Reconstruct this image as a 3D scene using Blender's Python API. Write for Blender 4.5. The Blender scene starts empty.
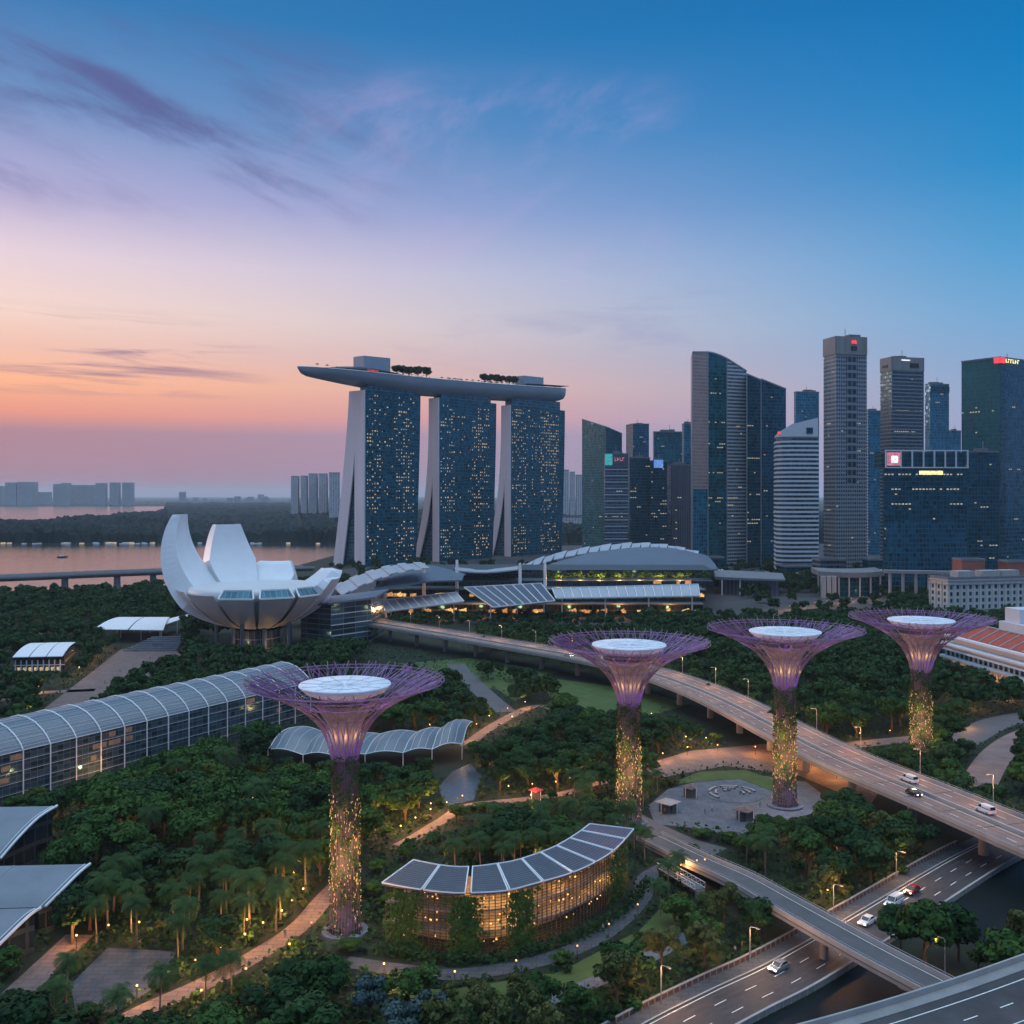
import bpy, math, random
import numpy as np
from mathutils import Vector
random.seed(7); RNG = np.random.default_rng(11)
D = bpy.data; SC = bpy.context.scene; COL = SC.collection
H = 85.0; F = 1000.0; HV = 495.0
def rad(a): return math.radians(a)
def lin(r, g, b):
    f = lambda c: (c/255/12.92) if c/255 <= .04045 else ((c/255+.055)/1.055)**2.4
    return (f(r), f(g), f(b))
def P(u, v, z=0.0):
    """ground point seen at a pixel of the photograph"""
    d = (H-z)*F/(v-HV); return ((u-512)/F*d, d)
def PX(x, y, z=0.0): return (512+x/y*F, HV+(H-z)/y*F)
# ------------------------------------------------------------------ camera
cam = D.objects.new('camera', D.cameras.new('camera')); COL.objects.link(cam)
cam.location = (0, 0, H); cam.rotation_euler = (rad(90), 0, 0)
cam.data.sensor_width = 36; cam.data.lens = 36*F/1024
cam.data.shift_y = (HV-512)/1024
cam.data.clip_start = 1; cam.data.clip_end = 90000
SC.camera = cam
# ------------------------------------------------------------------ sky
SUN_AZ, SUN_EL = -62.0, 5.0            # degrees from +Y towards +X; low over the bay on the left
W = D.worlds.new('World'); SC.world = W; W.use_nodes = True
class G:
    def __init__(s, tree): s.t = tree; s.N = tree.nodes; s.L = tree.links
    def n(s, typ, ins=None, **kw):
        x = s.N.new(typ)
        for k, v in kw.items(): setattr(x, k, v)
        for k, v in (ins or {}).items():
            if isinstance(v, bpy.types.NodeSocket): s.L.new(v, x.inputs[k])
            else: x.inputs[k].default_value = v
        return x
    def m(s, op, a, b=None, c=None, clamp=False):
        i = {0: a}
        if b is not None: i[1] = b
        if c is not None: i[2] = c
        x = s.n('ShaderNodeMath', i, operation=op); x.use_clamp = clamp; return x.outputs[0]
    def mr(s, v, a, b, c=0., d=1., smooth=False):
        x = s.n('ShaderNodeMapRange', {0: v, 1: a, 2: b, 3: c, 4: d})
        if smooth: x.interpolation_type = 'SMOOTHSTEP'
        return x.outputs[0]
    def mix(s, f, a, b, typ='MIX'):
        x = s.N.new('ShaderNodeMix'); x.data_type = 'RGBA'; x.blend_type = typ
        for k, v in ((0, f), (6, a), (7, b)):
            if isinstance(v, bpy.types.NodeSocket): s.L.new(v, x.inputs[k])
            else: x.inputs[k].default_value = v if k == 0 else (tuple(v)+(1,))[:4]
        return x.outputs[2]
    def ramp(s, f, stops, interp='LINEAR'):
        x = s.N.new('ShaderNodeValToRGB'); s.L.new(f, x.inputs[0]); e = x.color_ramp.elements
        x.color_ramp.interpolation = interp
        while len(e) < len(stops): e.new(.5)
        for el, (p, c) in zip(e, stops): el.position = p; el.color = tuple(c)[:3]+(1,)
        return x.outputs[0]
W.node_tree.nodes.clear(); g = G(W.node_tree)
tc = g.n('ShaderNodeTexCoord'); sx = g.n('ShaderNodeSeparateXYZ', {0: tc.outputs['Generated']})
X, Y, Z = sx.outputs
hl = g.m('SQRT', g.m('ADD', g.m('MULTIPLY', X, X), g.m('MULTIPLY', Y, Y)))
te = g.m('DIVIDE', Z, g.m('MAXIMUM', hl, .01))             # tangent of the elevation
az = g.m('ARCTAN2', X, Y)                                   # azimuth, 0 straight ahead
a0 = rad(-48)
cs = g.m('DIVIDE', g.m('ADD', g.m('MULTIPLY', X, math.sin(a0)), g.m('MULTIPLY', Y, math.cos(a0))), g.m('MAXIMUM', hl, .01))
fs = g.m('POWER', g.mr(cs, .26, .94), 1.2)                                     # 1 towards the sunset, 0 to the right
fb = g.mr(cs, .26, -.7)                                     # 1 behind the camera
e = g.mr(te, 0., .6)                                        # ramp coordinate
def st(l): return [(t/.6, lin(*c)) for t, c in l]
west = g.ramp(e, st([(0, (154,112,128)), (.03, (166,120,136)), (.058, (170,124,138)), (.075, (228,144,122)), (.105, (248,176,134)), (.135, (236,186,168)), (.17, (238,206,194)), (.22, (222,200,210)), (.28, (172,166,204)), (.36, (106,138,186)), (.46, (48,116,172)), (.6, (26,100,160))]))
east = g.ramp(e, st([(0, (150,146,182)), (.05, (152,158,192)), (.1, (136,160,196)), (.16, (110,160,202)), (.22, (78,150,200)), (.3, (34,132,190)), (.4, (4,116,180)), (.5, (0,102,166)), (.6, (0,94,158))]))
back = g.ramp(e, st([(0, (128,140,182)), (.12, (112,148,196)), (.3, (94,142,198)), (.6, (100,146,202))]))  # unseen sky behind the camera, lifted as fill light
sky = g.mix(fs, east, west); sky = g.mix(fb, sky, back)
zen_fill = g.mr(Z, .50, .92, smooth=True); sky = g.mix(zen_fill, sky, [c*2.3 for c in lin(180,206,228)])   # unseen sky overhead, brightened beyond the visible sky to light the scene
def cloud(sx_, sy_, rot, scale, lo, hi, detail=5., off=0., dist=.6):
    v = g.n('ShaderNodeCombineXYZ', {0: az, 1: te, 2: off}).outputs[0]
    v = g.n('ShaderNodeMapping', {'Vector': v, 'Rotation': (0, 0, rot), 'Scale': (1, 1, 1)}).outputs[0]
    v = g.n('ShaderNodeVectorMath', {0: v, 1: (sx_, sy_, 1)}, operation='MULTIPLY').outputs[0]
    nz = g.n('ShaderNodeTexNoise', {'Vector': v, 'Scale': scale, 'Detail': detail+3, 'Roughness': .62, 'Distortion': dist})
    return g.mr(nz.outputs[0], lo, hi, smooth=True)
def window(val, a, b, c, d): return g.m('MULTIPLY', g.mr(val, a, b, smooth=True), g.mr(val, d, c, smooth=True))
# dark violet streaks, upper left
c1 = g.m('MULTIPLY', cloud(1, 3.6, rad(20), 5.0, .40, .74, off=3.3, dist=.45), g.m('MULTIPLY', window(te, .24, .31, .38, .48), window(az, -1.3, -.8, -.24, -.04)))
sky = g.mix(g.m('MULTIPLY', c1, .85), sky, lin(84,86,138))
# low dark bars over the sunset
c2 = g.m('MULTIPLY', cloud(1, 14, rad(2), 4.2, .50, .66, off=8.1), g.m('MULTIPLY', window(te, .085, .11, .14, .18), window(az, -1.6, -1., -.34, -.2)))
sky = g.mix(g.m('MULTIPLY', c2, .75), sky, lin(140,108,138))
# faint pink veil, centre
c3 = g.m('MULTIPLY', cloud(1, 2.6, rad(-34), 3.4, .46, .78, off=5.2), g.m('MULTIPLY', window(te, .18, .26, .38, .44), window(az, -.35, -.1, .1, .2)))
sky = g.mix(g.m('MULTIPLY', c3, .42), sky, lin(190,166,212))
# thin grey violet bars near the middle horizon
c4 = g.m('MULTIPLY', cloud(1, 7, rad(3), 4.0, .5, .72, off=1.7), g.m('MULTIPLY', window(te, .10, .15, .2, .24), window(az, -.2, -.05, .1, .3)))
sky = g.mix(g.m('MULTIPLY', c4, .4), sky, lin(140,138,182))
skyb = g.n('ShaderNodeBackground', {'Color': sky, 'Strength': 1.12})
nis = g.n('ShaderNodeTexSky'); nis.sky_type = 'NISHITA'; nis.sun_disc = False
nis.sun_elevation = rad(SUN_EL); nis.sun_rotation = rad(SUN_AZ); nis.altitude = 80
nisb = g.n('ShaderNodeBackground', {'Color': nis.outputs[0], 'Strength': .004})
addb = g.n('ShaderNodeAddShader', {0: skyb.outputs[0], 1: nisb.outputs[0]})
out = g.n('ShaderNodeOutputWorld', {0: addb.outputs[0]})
sl = D.lights.new('sun', 'SUN'); sun = D.objects.new('sun', sl); COL.objects.link(sun)
sl.energy = .9; sl.angle = rad(12); sl.color = (1., .66, .52)
sd = Vector((math.sin(rad(SUN_AZ))*math.cos(rad(SUN_EL+3)), math.cos(rad(SUN_AZ))*math.cos(rad(SUN_EL+3)), math.sin(rad(SUN_EL+3))))
sun.rotation_euler = sd.to_track_quat('Z', 'Y').to_euler()
SC.view_settings.view_transform = 'Standard'; SC.view_settings.look = 'None'
SC.view_settings.exposure = 0.0; SC.view_settings.gamma = 1.0
SC.cycles.max_bounces = 5; SC.cycles.diffuse_bounces = 2; SC.cycles.glossy_bounces = 3
SC.cycles.transmission_bounces = 4; SC.cycles.volume_bounces = 1; SC.cycles.transparent_max_bounces = 8
SC.cycles.sample_clamp_indirect = 4
# ------------------------------------------------------------------ materials
MATS = {}
def newmat(name):
    m = D.materials.new(name); m.use_nodes = True; m.node_tree.nodes.clear(); MATS[name] = m
    return m, G(m.node_tree)
def bsdf(g, col, rough=.7, metal=0., spec=.4, normal=None, **kw):
    i = {'Base Color': col if isinstance(col, bpy.types.NodeSocket) else tuple(col)[:3]+(1,), 'Roughness': rough, 'Metallic': metal, 'Specular IOR Level': spec}
    if normal is not None: i['Normal'] = normal
    i.update(kw)
    b = g.n('ShaderNodeBsdfPrincipled', i); g.n('ShaderNodeOutputMaterial', {0: b.outputs[0]}); return b
def mat(name, col, rough=.7, metal=0., var=.15, scale=.25, spec=.4, bump=0., streak=False, grid=0, **kw):
    if name in MATS: return MATS[name]
    m, g = newmat(name)
    v = g.n('ShaderNodeTexCoord').outputs['Object']
    if streak: v = g.n('ShaderNodeVectorMath', {0: v, 1: (1, 1, .12)}, operation='MULTIPLY').outputs[0]
    nz = g.n('ShaderNodeTexNoise', {'Vector': v, 'Scale': scale, 'Detail': 6., 'Roughness': .62}).outputs[0]
    c = g.mix(g.mr(nz, .25, .75), [x*(1-var) for x in col], [min(1, x*(1+var)) for x in col])
    nrm = None
    if grid:
        br = g.n('ShaderNodeTexBrick', {'Vector': g.n('ShaderNodeTexCoord').outputs['Object'], 'Color1': (1, 1, 1, 1), 'Color2': (.82, .82, .82, 1), 'Mortar': (.45, .45, .45, 1), 'Scale': 1., 'Mortar Size': .07, 'Brick Width': grid, 'Row Height': grid*.5}).outputs[0]
        c = g.mix(1., c, br, 'MULTIPLY')
    if bump: nrm = g.n('ShaderNodeBump', {'Height': nz, 'Strength': bump, 'Distance': .3}).outputs[0]
    bsdf(g, c, rough, metal, spec, nrm, **kw); return m
def emit(name, col, s):
    if name in MATS: return MATS[name]
    m, g = newmat(name)
    p = g.n('ShaderNodeNewGeometry').outputs['Position']
    w = g.n('ShaderNodeTexNoise', {'Vector': p, 'Scale': .9, 'Detail': 1.}).outputs[0]
    bsdf(g, (.1, .1, .1), .5, **{'Emission Color': tuple(col)+(1,), 'Emission Strength': g.mr(w, .3, .7, s*.45, s*1.4)}); return m
def facade(name, glass, frame, floor=3.6, bay=3., fv=.22, fh=.14, rough=.08, var=.6, spec=.75, tilt=.05, frough=.6, offz=0., metal=0., tint=(.16,.62,.95)):
    """curtain wall: panes in a grid of frames, each pane slightly different in tone and tilt"""
    if name in MATS: return MATS[name]
    m, g = newmat(name)
    t = g.n('ShaderNodeTexCoord'); p = t.outputs['Object']; N = t.outputs['Normal']
    tan = g.n('ShaderNodeVectorMath', {0: (0, 0, 1), 1: N}, operation='CROSS_PRODUCT').outputs[0]
    u = g.n('ShaderNodeVectorMath', {0: p, 1: tan}, operation='DOT_PRODUCT').outputs['Value']
    z = g.n('ShaderNodeSeparateXYZ', {0: p}).outputs[2]
    un = g.m('DIVIDE', u, bay); zn = g.m('DIVIDE', g.m('ADD', z, offz), floor)
    iu = g.m('FLOOR', un); iz = g.m('FLOOR', zn); fu = g.m('FRACT', un); fz = g.m('FRACT', zn)
    isf = g.m('MAXIMUM', g.m('LESS_THAN', fu, fh), g.m('LESS_THAN', fz, fv))
    cell = g.n('ShaderNodeCombineXYZ', {0: iu, 1: iz, 2: 0.}).outputs[0]
    wn = g.n('ShaderNodeTexWhiteNoise', {'Vector': cell}, noise_dimensions='3D')
    big = g.n('ShaderNodeTexNoise', {'Vector': p, 'Scale': .03, 'Detail': 2.}).outputs[0]
    k = g.m('MULTIPLY', g.mr(wn.outputs[0], 0, 1, 1-var, 1+var), g.mr(big, .3, .7, .75, 1.25))
    gc = g.n('ShaderNodeVectorMath', {0: tuple(glass), 3: k}, operation='SCALE').outputs[0]
    c = g.mix(isf, gc, frame)
    off = g.n('ShaderNodeVectorMath', {0: wn.outputs[1], 1: (.5, .5, .5)}, operation='SUBTRACT').outputs[0]
    off = g.n('ShaderNodeVectorMath', {0: off, 3: tilt}, operation='SCALE').outputs[0]
    gn = g.n('ShaderNodeNewGeometry').outputs['Normal']
    nn = g.n('ShaderNodeVectorMath', {0: g.n('ShaderNodeVectorMath', {0: gn, 1: off}, operation='ADD').outputs[0]}, operation='NORMALIZE').outputs[0]
    bsdf(g, c, g.mr(isf, 0, 1, rough, frough), g.mr(isf, 0, 1, metal, 0.), spec, nn, **{'Specular Tint': tint+(1,)}); return m
def leafmat(name, cols, rough=.75):
    m, g = newmat(name)
    oi = g.n('ShaderNodeObjectInfo').outputs['Random']; p = g.n('ShaderNodeNewGeometry')
    n1 = g.n('ShaderNodeTexNoise', {'Vector': p.outputs['Position'], 'Scale': .45, 'Detail': 4., 'Roughness': .7}).outputs[0]
    f = g.m('ADD', g.m('MULTIPLY', g.mr(n1, .3, .7), .6), g.m('MULTIPLY', oi, .4))
    c = g.ramp(f, [(i/(len(cols)-1), x) for i, x in enumerate(cols)])
    b = g.n('ShaderNodeBsdfPrincipled', {'Base Color': c, 'Roughness': rough, 'Specular IOR Level': .12})
    tr = g.n('ShaderNodeBsdfTranslucent', {'Color': c})
    g.n('ShaderNodeOutputMaterial', {0: g.n('ShaderNodeMixShader', {0: .10, 1: b.outputs[0], 2: tr.outputs[0]}).outputs[0]})
    return m
# ------------------------------------------------------------------ mesh helpers
ROOT = {}
class MB:
    def __init__(s): s.v = []; s.f = []
    def add(s, vs, fs):
        o = len(s.v); s.v += [tuple(x) for x in vs]; s.f += [tuple(i+o for i in f) for f in fs]; return s
    def quad(s, a, b, c, d): return s.add([a, b, c, d], [(0, 1, 2, 3)])
    def prism(s, poly, z0, z1, cap=True, bot=True):
        n = len(poly); zt = z1 if isinstance(z1, (list, tuple)) else [z1]*n; zb = z0 if isinstance(z0, (list, tuple)) else [z0]*n
        vs = [(x, y, zb[i]) for i, (x, y) in enumerate(poly)]+[(x, y, zt[i]) for i, (x, y) in enumerate(poly)]
        fs = [(i, (i+1) % n, n+(i+1) % n, n+i) for i in range(n)]
        if cap: fs.append(tuple(range(n, 2*n)))
        if bot: fs.append(tuple(range(n-1, -1, -1)))
        return s.add(vs, fs)
    def box(s, cx, cy, cz, sx, sy, sz, a=0.):
        c, n = math.cos(a), math.sin(a)
        return s.prism([(cx+x*c-y*n, cy+x*n+y*c) for x, y in ((-sx/2, -sy/2), (sx/2, -sy/2), (sx/2, sy/2), (-sx/2, sy/2))], cz-sz/2, cz+sz/2)
    def tube(s, pts, r, n=6, cap=True):
        pts = [Vector(p) for p in pts]; k = len(pts); rs = r if isinstance(r, (list, tuple)) else [r]*k; vs = []; up0 = None
        for i, p in enumerate(pts):
            t = (pts[min(i+1, k-1)]-pts[max(i-1, 0)]).normalized()
            ref = Vector((0, 0, 1)) if abs(t.z) < .9 else Vector((1, 0, 0))
            a = t.cross(ref).normalized(); b = t.cross(a)
            if up0 is not None and a.dot(up0) < 0: a, b = -a, -b
            up0 = a
            vs += [p+(a*math.cos(2*math.pi*j/n)+b*math.sin(2*math.pi*j/n))*rs[i] for j in range(n)]
        fs = [(i*n+j, i*n+(j+1) % n, (i+1)*n+(j+1) % n, (i+1)*n+j) for i in range(k-1) for j in range(n)]
        if cap: fs += [tuple(range(n-1, -1, -1)), tuple((k-1)*n+j for j in range(n))]
        return s.add(vs, fs)
    def bar(s, a, b, w, h):
        """square bar from a to b"""
        a, b = Vector(a), Vector(b); t = (b-a).normalized(); ref = Vector((0, 0, 1)) if abs(t.z) < .9 else Vector((1, 0, 0))
        x = t.cross(ref).normalized()*w/2; y = x.cross(t).normalized()*h/2
        return s.add([a-x-y, a+x-y, a+x+y, a-x+y, b-x-y, b+x-y, b+x+y, b-x+y], [(0, 3, 2, 1), (4, 5, 6, 7), (0, 1, 5, 4), (1, 2, 6, 5), (2, 3, 7, 6), (3, 0, 4, 7)])
    def lathe(s, prof, n=24, c=(0, 0, 0), sx=1., sy=1.):
        vs = [(c[0]+r*math.cos(2*math.pi*j/n)*sx, c[1]+r*math.sin(2*math.pi*j/n)*sy, c[2]+z) for r, z in prof for j in range(n)]
        return s.add(vs, [(i*n+j, i*n+(j+1) % n, (i+1)*n+(j+1) % n, (i+1)*n+j) for i in range(len(prof)-1) for j in range(n)])
    def grid(s, rows):
        """rows: list of equally long lists of points"""
        m = len(rows[0]); return s.add([p for r in rows for p in r], [(i*m+j, i*m+j+1, (i+1)*m+j+1, (i+1)*m+j) for i in range(len(rows)-1) for j in range(m-1)])
    def shell(s, rows, th):
        """grid with thickness th below"""
        s.grid(rows); s.grid([[(p[0], p[1], p[2]-th) for p in r][::-1] for r in rows])
        m = rows
        for e in (m[0][::-1], m[-1], [r[0] for r in m], [r[-1] for r in m][::-1]):
            s.grid([e, [(p[0], p[1], p[2]-th) for p in e]])
        return s
    def build(s, name, material, parent=None, local=False, smooth=False):
        me = D.meshes.new(name); o = (0, 0, 0)
        if parent is not None and not local: o = ROOT.get(parent.name, (0, 0, 0))
        me.from_pydata([(x-o[0], y-o[1], z-o[2]) for x, y, z in s.v], [], s.f)
        ob = D.objects.new(name, me); COL.objects.link(ob)
        me.materials.append(MATS[material] if isinstance(material, str) else material)
        if smooth: me.polygons.foreach_set('use_smooth', [True]*len(me.polygons))
        if parent is not None: ob.parent = parent; ROOT[ob.name] = o
        return ob
def tag(o, label=None, cat=None, group=None, kind=None):
    if label: o['label'] = label
    if cat: o['category'] = cat
    if group: o['group'] = group
    if kind: o['kind'] = kind
    return o
def thing(name, label, cat, loc=(0, 0, 0), group=None):
    o = D.objects.new(name, None); COL.objects.link(o); o.location = loc; o.empty_display_size = 1
    ROOT[o.name] = tuple(loc)+(0,)*(3-len(loc)); return tag(o, label, cat, group)
KIDS = {}
def dup(root, loc, rz=0., sc=1., label=None, group=None):
    """copy of a thing with copies of its parts and sub-parts"""
    if root.name not in KIDS:
        KIDS[root.name] = [(c, list(c.children)) for c in root.children]
    r = root.copy(); COL.objects.link(r); r.location = loc; r.rotation_euler = (0, 0, rz); r.scale = (sc,)*3 if not isinstance(sc, tuple) else sc
    if label: r['label'] = label
    if group: r['group'] = group
    for ch, gs in KIDS[root.name]:
        c = ch.copy(); COL.objects.link(c); c.parent = r
        for q in gs: d = q.copy(); COL.objects.link(d); d.parent = c
    return r
def spline(pts, per=8):
    out = []; n = len(pts)
    for i in range(n-1):
        p0, p1, p2, p3 = [np.array(pts[j], float) for j in (max(i-1, 0), i, i+1, min(i+2, n-1))]
        for k in range(per):
            t = k/per; out.append(tuple(.5*((2*p1)+(-p0+p2)*t+(2*p0-5*p1+4*p2-p3)*t*t+(-p0+3*p1-3*p2+p3)*t**3)))
    out.append(tuple(float(q) for q in pts[-1])); return out
def offset(pts, d):
    """polyline moved to its left by d"""
    out = []
    for i, p in enumerate(pts):
        a, b = pts[max(i-1, 0)], pts[min(i+1, len(pts)-1)]; t = Vector((b[0]-a[0], b[1]-a[1])).normalized()
        out.append((p[0]-t.y*d, p[1]+t.x*d)+tuple(p[2:]))
    return out
def zip3(pts, z): return [(p[0], p[1], (p[2] if len(p) > 2 else 0)+z) for p in pts]
def arc_len(pts): return np.concatenate([[0], np.cumsum([math.dist(a[:2], b[:2]) for a, b in zip(pts, pts[1:])])])
def along(pts, s):
    L = arc_len(pts); s = min(max(s, 0), L[-1]-1e-6); i = int(np.searchsorted(L, s, 'right'))-1; t = (s-L[i])/(L[i+1]-L[i])
    a, b = pts[i], pts[i+1]; return tuple(a[k]+(b[k]-a[k])*t for k in range(len(a))), math.atan2(b[1]-a[1], b[0]-a[0])
def sub(pts, s0, s1, n=4): return [along(pts, s0+(s1-s0)*k/n)[0] for k in range(n+1)]
def ribbon(mb, a, b): return mb.grid([a, b])
def inside(x, y, poly):
    c = False; j = len(poly)-1
    for i in range(len(poly)):
        (xi, yi), (xj, yj) = poly[i], poly[j]
        if (yi > y) != (yj > y) and x < (xj-xi)*(y-yi)/(yj-yi)+xi: c = not c
        j = i
    return c
def pdist(x, y, pts):
    best = 1e9
    for (ax, ay), (bx, by) in zip([p[:2] for p in pts], [p[:2] for p in pts[1:]]):
        dx, dy = bx-ax, by-ay; t = max(0, min(1, ((x-ax)*dx+(y-ay)*dy)/(dx*dx+dy*dy+1e-9)))
        best = min(best, math.hypot(x-ax-dx*t, y-ay-dy*t))
    return best
EXC_POLY = []; EXC_LINE = []; HAZE=3.4e-5
# ------------------------------------------------------------------ palette
mat('soil', (.010,.018,.009), .95, var=.5, scale=.12)
mat('lawn', (.060,.095,.022), .9, var=.3, scale=.2)
mat('city_floor', (.05,.048,.052), .85, var=.35, scale=.05)
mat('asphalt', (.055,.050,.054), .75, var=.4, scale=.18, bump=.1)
mat('asphalt_old', (.10,.094,.098), .78, var=.25, scale=.2, bump=.1)
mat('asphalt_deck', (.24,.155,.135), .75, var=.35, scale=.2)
mat('paving_pink', (.175,.125,.115), .85, var=.3, scale=.3, grid=3.)
mat('paving_grey', (.115,.135,.165), .82, var=.3, scale=.3, grid=3.6)
mat('paving_dark', (.07,.077,.09), .82, var=.3, scale=.3, grid=3.)
mat('concrete', (.235,.225,.225), .8, var=.2, scale=.25, streak=True, bump=.1)
mat('concrete_light', (.33,.315,.31), .8, var=.15, scale=.25, streak=True)
mat('kerb', (.34,.33,.32), .8, var=.2, scale=.8)
mat('paint', (.72,.70,.66), .6, var=.25, scale=2.)
mat('white', (.72,.72,.74), .5, var=.06, scale=.2)
mat('white_metal', (.66,.67,.70), .4, var=.08)
mat('grey_metal', (.28,.29,.31), .45, .4, var=.12)
mat('dark_metal', (.05,.055,.065), .45, .5, var=.15)
mat('dark', (.02,.022,.026), .6, var=.2)
mat('bark', (.085,.062,.045), .9, var=.3, scale=2.)
mat('palm_bark', (.16,.13,.105), .9, var=.25, scale=2.)
mat('red', (.55,.05,.04), .4, var=.1)
emit('lamp', (1., .50, .14), 2.6)
emit('lamp_soft', (1., .55, .16), 1.1)
emit('window_warm', (1., .74, .40), .50)
emit('window_office', (1., .86, .60), .42)
emit('glow_orange', (1., .42, .12), .6)
emit('sign_red', (1., .04, .05), 1.1)
emit('sign_white', (.9, .95, 1.), 1.1)
emit('sign_yellow', (1., .85, .35), 1.4)
emit('sign_teal', (.05, .55, .60), .6)
emit('sign_blue', (.15, .35, .9), .75)
emit('sign_pink', (.9, .25, .38), .6)
mat('brick_dark', (.12,.07,.055), .85, var=.3, scale=.6)
# water
m_, g_ = newmat('water')
p_ = g_.n('ShaderNodeNewGeometry').outputs['Position']
w1 = g_.n('ShaderNodeTexNoise', {'Vector': p_, 'Scale': .05, 'Detail': 6., 'Roughness': .65}).outputs[0]
bsdf(g_, (.02,.03,.035), .12, 0., .6, g_.n('ShaderNodeBump', {'Height': w1, 'Strength': .35, 'Distance': 2.}).outputs[0])
mat('canal', (.006,.009,.010), .45, var=.3, scale=.1, bump=.3, spec=.12)
mat('pond', (.05,.07,.085), .2, var=.3, scale=.2, bump=.1, spec=.3)
# ------------------------------------------------------------------ ground and water
mb = MB(); R = 42000
ring = [[(r*math.cos(2*math.pi*k/48), r*math.sin(2*math.pi*k/48), 0) for k in range(49)] for r in (.01, 500, 1500, 5000, 15000, R)]
tag(mb.grid([q[::-1] for q in ring]).build('ground', 'soil'), kind='structure')
def sheet(name, poly, z, m, exc=True):
    if exc: EXC_POLY.append([p[:2] for p in poly])
    o = MB().add([(x, y, z) for x, y in poly], [tuple(range(len(poly)))]).build(name, m)
    if o.data.polygons[0].normal.z < 0: o.data.flip_normals()
    return tag(o, kind='structure')
def px_poly(l): return [P(u, v) for u, v in l]
bay = [(-2600, 700), (-700, 760), (-430, 806), (-330, 850), (-285, 930), (-262, 1060), (-258, 1200), (-250, 1400), (-230, 1560), (-100, 1640), (120, 1690), (120, 1735), (-250, 1745), (-900, 1715), (-2600, 1760)]
sheet('bay_water', bay, .12, 'water')
sheet('far_water', [(-5200, 2300), (-1350, 2750), (-1420, 4300), (-1480, 5200), (-1330, 6500), (-1500, 7600), (-3500, 7300), (-9000, 7000)], .16, 'water')
sheet('city_ground', [(60, 640), (330, 640), (900, 600), (1600, 900), (1600, 2200), (-60, 2200), (-60, 1500), (-190, 1150), (-230, 930), (-150, 700)], .06, 'city_floor', False)
# ------------------------------------------------------------------ paths, lawns, squares (ground sheets)
PATHS = {}
def path(name, pts_px, w, z, m, kerb=False, world=False):
    pts = spline(pts_px if world else [P(u, v) for u, v in pts_px], 8); PATHS[name+str(len(PATHS))] = pts
    EXC_LINE.append((pts, w/2))
    return tag(ribbon(MB(), zip3(offset(pts, -w/2), z), zip3(offset(pts, w/2), z)).build(name, m), kind='structure')
path('garden_path', [(60, 1062), (134, 1016), (208, 982), (262, 952), (300, 926), (326, 897), (352, 872)], 4.4, .05, 'paving_pink')
path('garden_path', [(398, 846), (412, 839), (440, 822), (468, 806), (520, 800), (562, 794), (610, 780), (646, 768)], 3.4, .08, 'paving_pink')
path('garden_path', [(345, 962), (400, 970), (450, 975), (505, 969), (560, 955), (607, 932), (640, 900), (647, 878), (668, 866)], 4.2, .11, 'paving_dark')
path('garden_path', [(540, 1003), (590, 984), (640, 962), (690, 935)], 3.4, .05, 'paving_grey')
path('garden_path', [(465, 746), (500, 722), (541, 706), (590, 726)], 4.4, .05, 'paving_pink')
path('garden_path', [(215, 803), (270, 800), (330, 797)], 5.0, .05, 'paving_pink')
path('garden_path', [(0, 700), (40, 693), (95, 690)], 6.0, .05, 'paving_pink')
path('service_road', [(455, 664), (478, 688), (505, 712)], 9.0, .06, 'asphalt_old')
path('service_road', [(612, 806), (650, 826), (686, 842), (720, 852)], 6.6, .06, 'asphalt_old')
path('service_road', [(830, 748), (880, 742), (935, 737)], 7.5, .05, 'paving_pink')
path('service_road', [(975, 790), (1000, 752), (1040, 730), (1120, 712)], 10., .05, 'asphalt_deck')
path('service_road', [(960, 742), (1000, 722), (1060, 712)], 12., .08, 'asphalt_old')
path('forecourt_path', [(0, 1010), (45, 968), (80, 935)], 5.5, .05, 'paving_pink')
sheet('forecourt', px_poly([(70, 985), (108, 948), (176, 952), (164, 982), (118, 1012), (76, 1014)]), .08, 'paving_dark')
sheet('square', px_poly([(648, 806), (668, 789), (735, 772), (806, 782), (846, 812), (780, 828), (735, 836), (692, 828), (655, 824)]), .04, 'paving_grey')
sheet('lawn', px_poly([(668, 785), (700, 772), (745, 770), (780, 782), (788, 798), (740, 779), (700, 782)]), .10, 'lawn')
sheet('orange_paving', px_poly([(640, 766), (690, 751), (765, 744), (815, 752), (880, 790), (870, 806), (800, 776), (725, 766), (660, 778)]), .05, 'paving_pink')
sheet('lawn', px_poly([(530, 676), (580, 682), (640, 690), (690, 704), (650, 716), (600, 722), (560, 706)]), .04, 'lawn')
sheet('lawn', px_poly([(392, 664), (470, 658), (560, 672), (532, 678), (520, 700), (500, 690), (440, 680)]), .03, 'lawn', False)
sheet('lawn', px_poly([(488, 683), (500, 680), (523, 694), (515, 702)]), .06, 'lawn')
sheet('pond_water', px_poly([(438, 788), (452, 772), (470, 764), (482, 776), (474, 800), (446, 806)]), .07, 'pond')
sheet('pink_square', px_poly([(40, 742), (45, 708), (92, 672), (120, 650), (182, 636), (186, 664), (150, 676), (112, 700), (92, 720), (90, 752)]), .05, 'paving_pink')
sheet('garden_lawn', px_poly([(360, 985), (450, 990), (560, 972), (640, 930), (668, 900), (700, 905), (650, 960), (540, 1000), (430, 1010), (345, 1000)]), .04, 'lawn', False)
EXC_POLY.append(px_poly([(40, 740), (150, 690), (330, 690), (330, 640), (160, 640), (60, 690)])) if False else None
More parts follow.
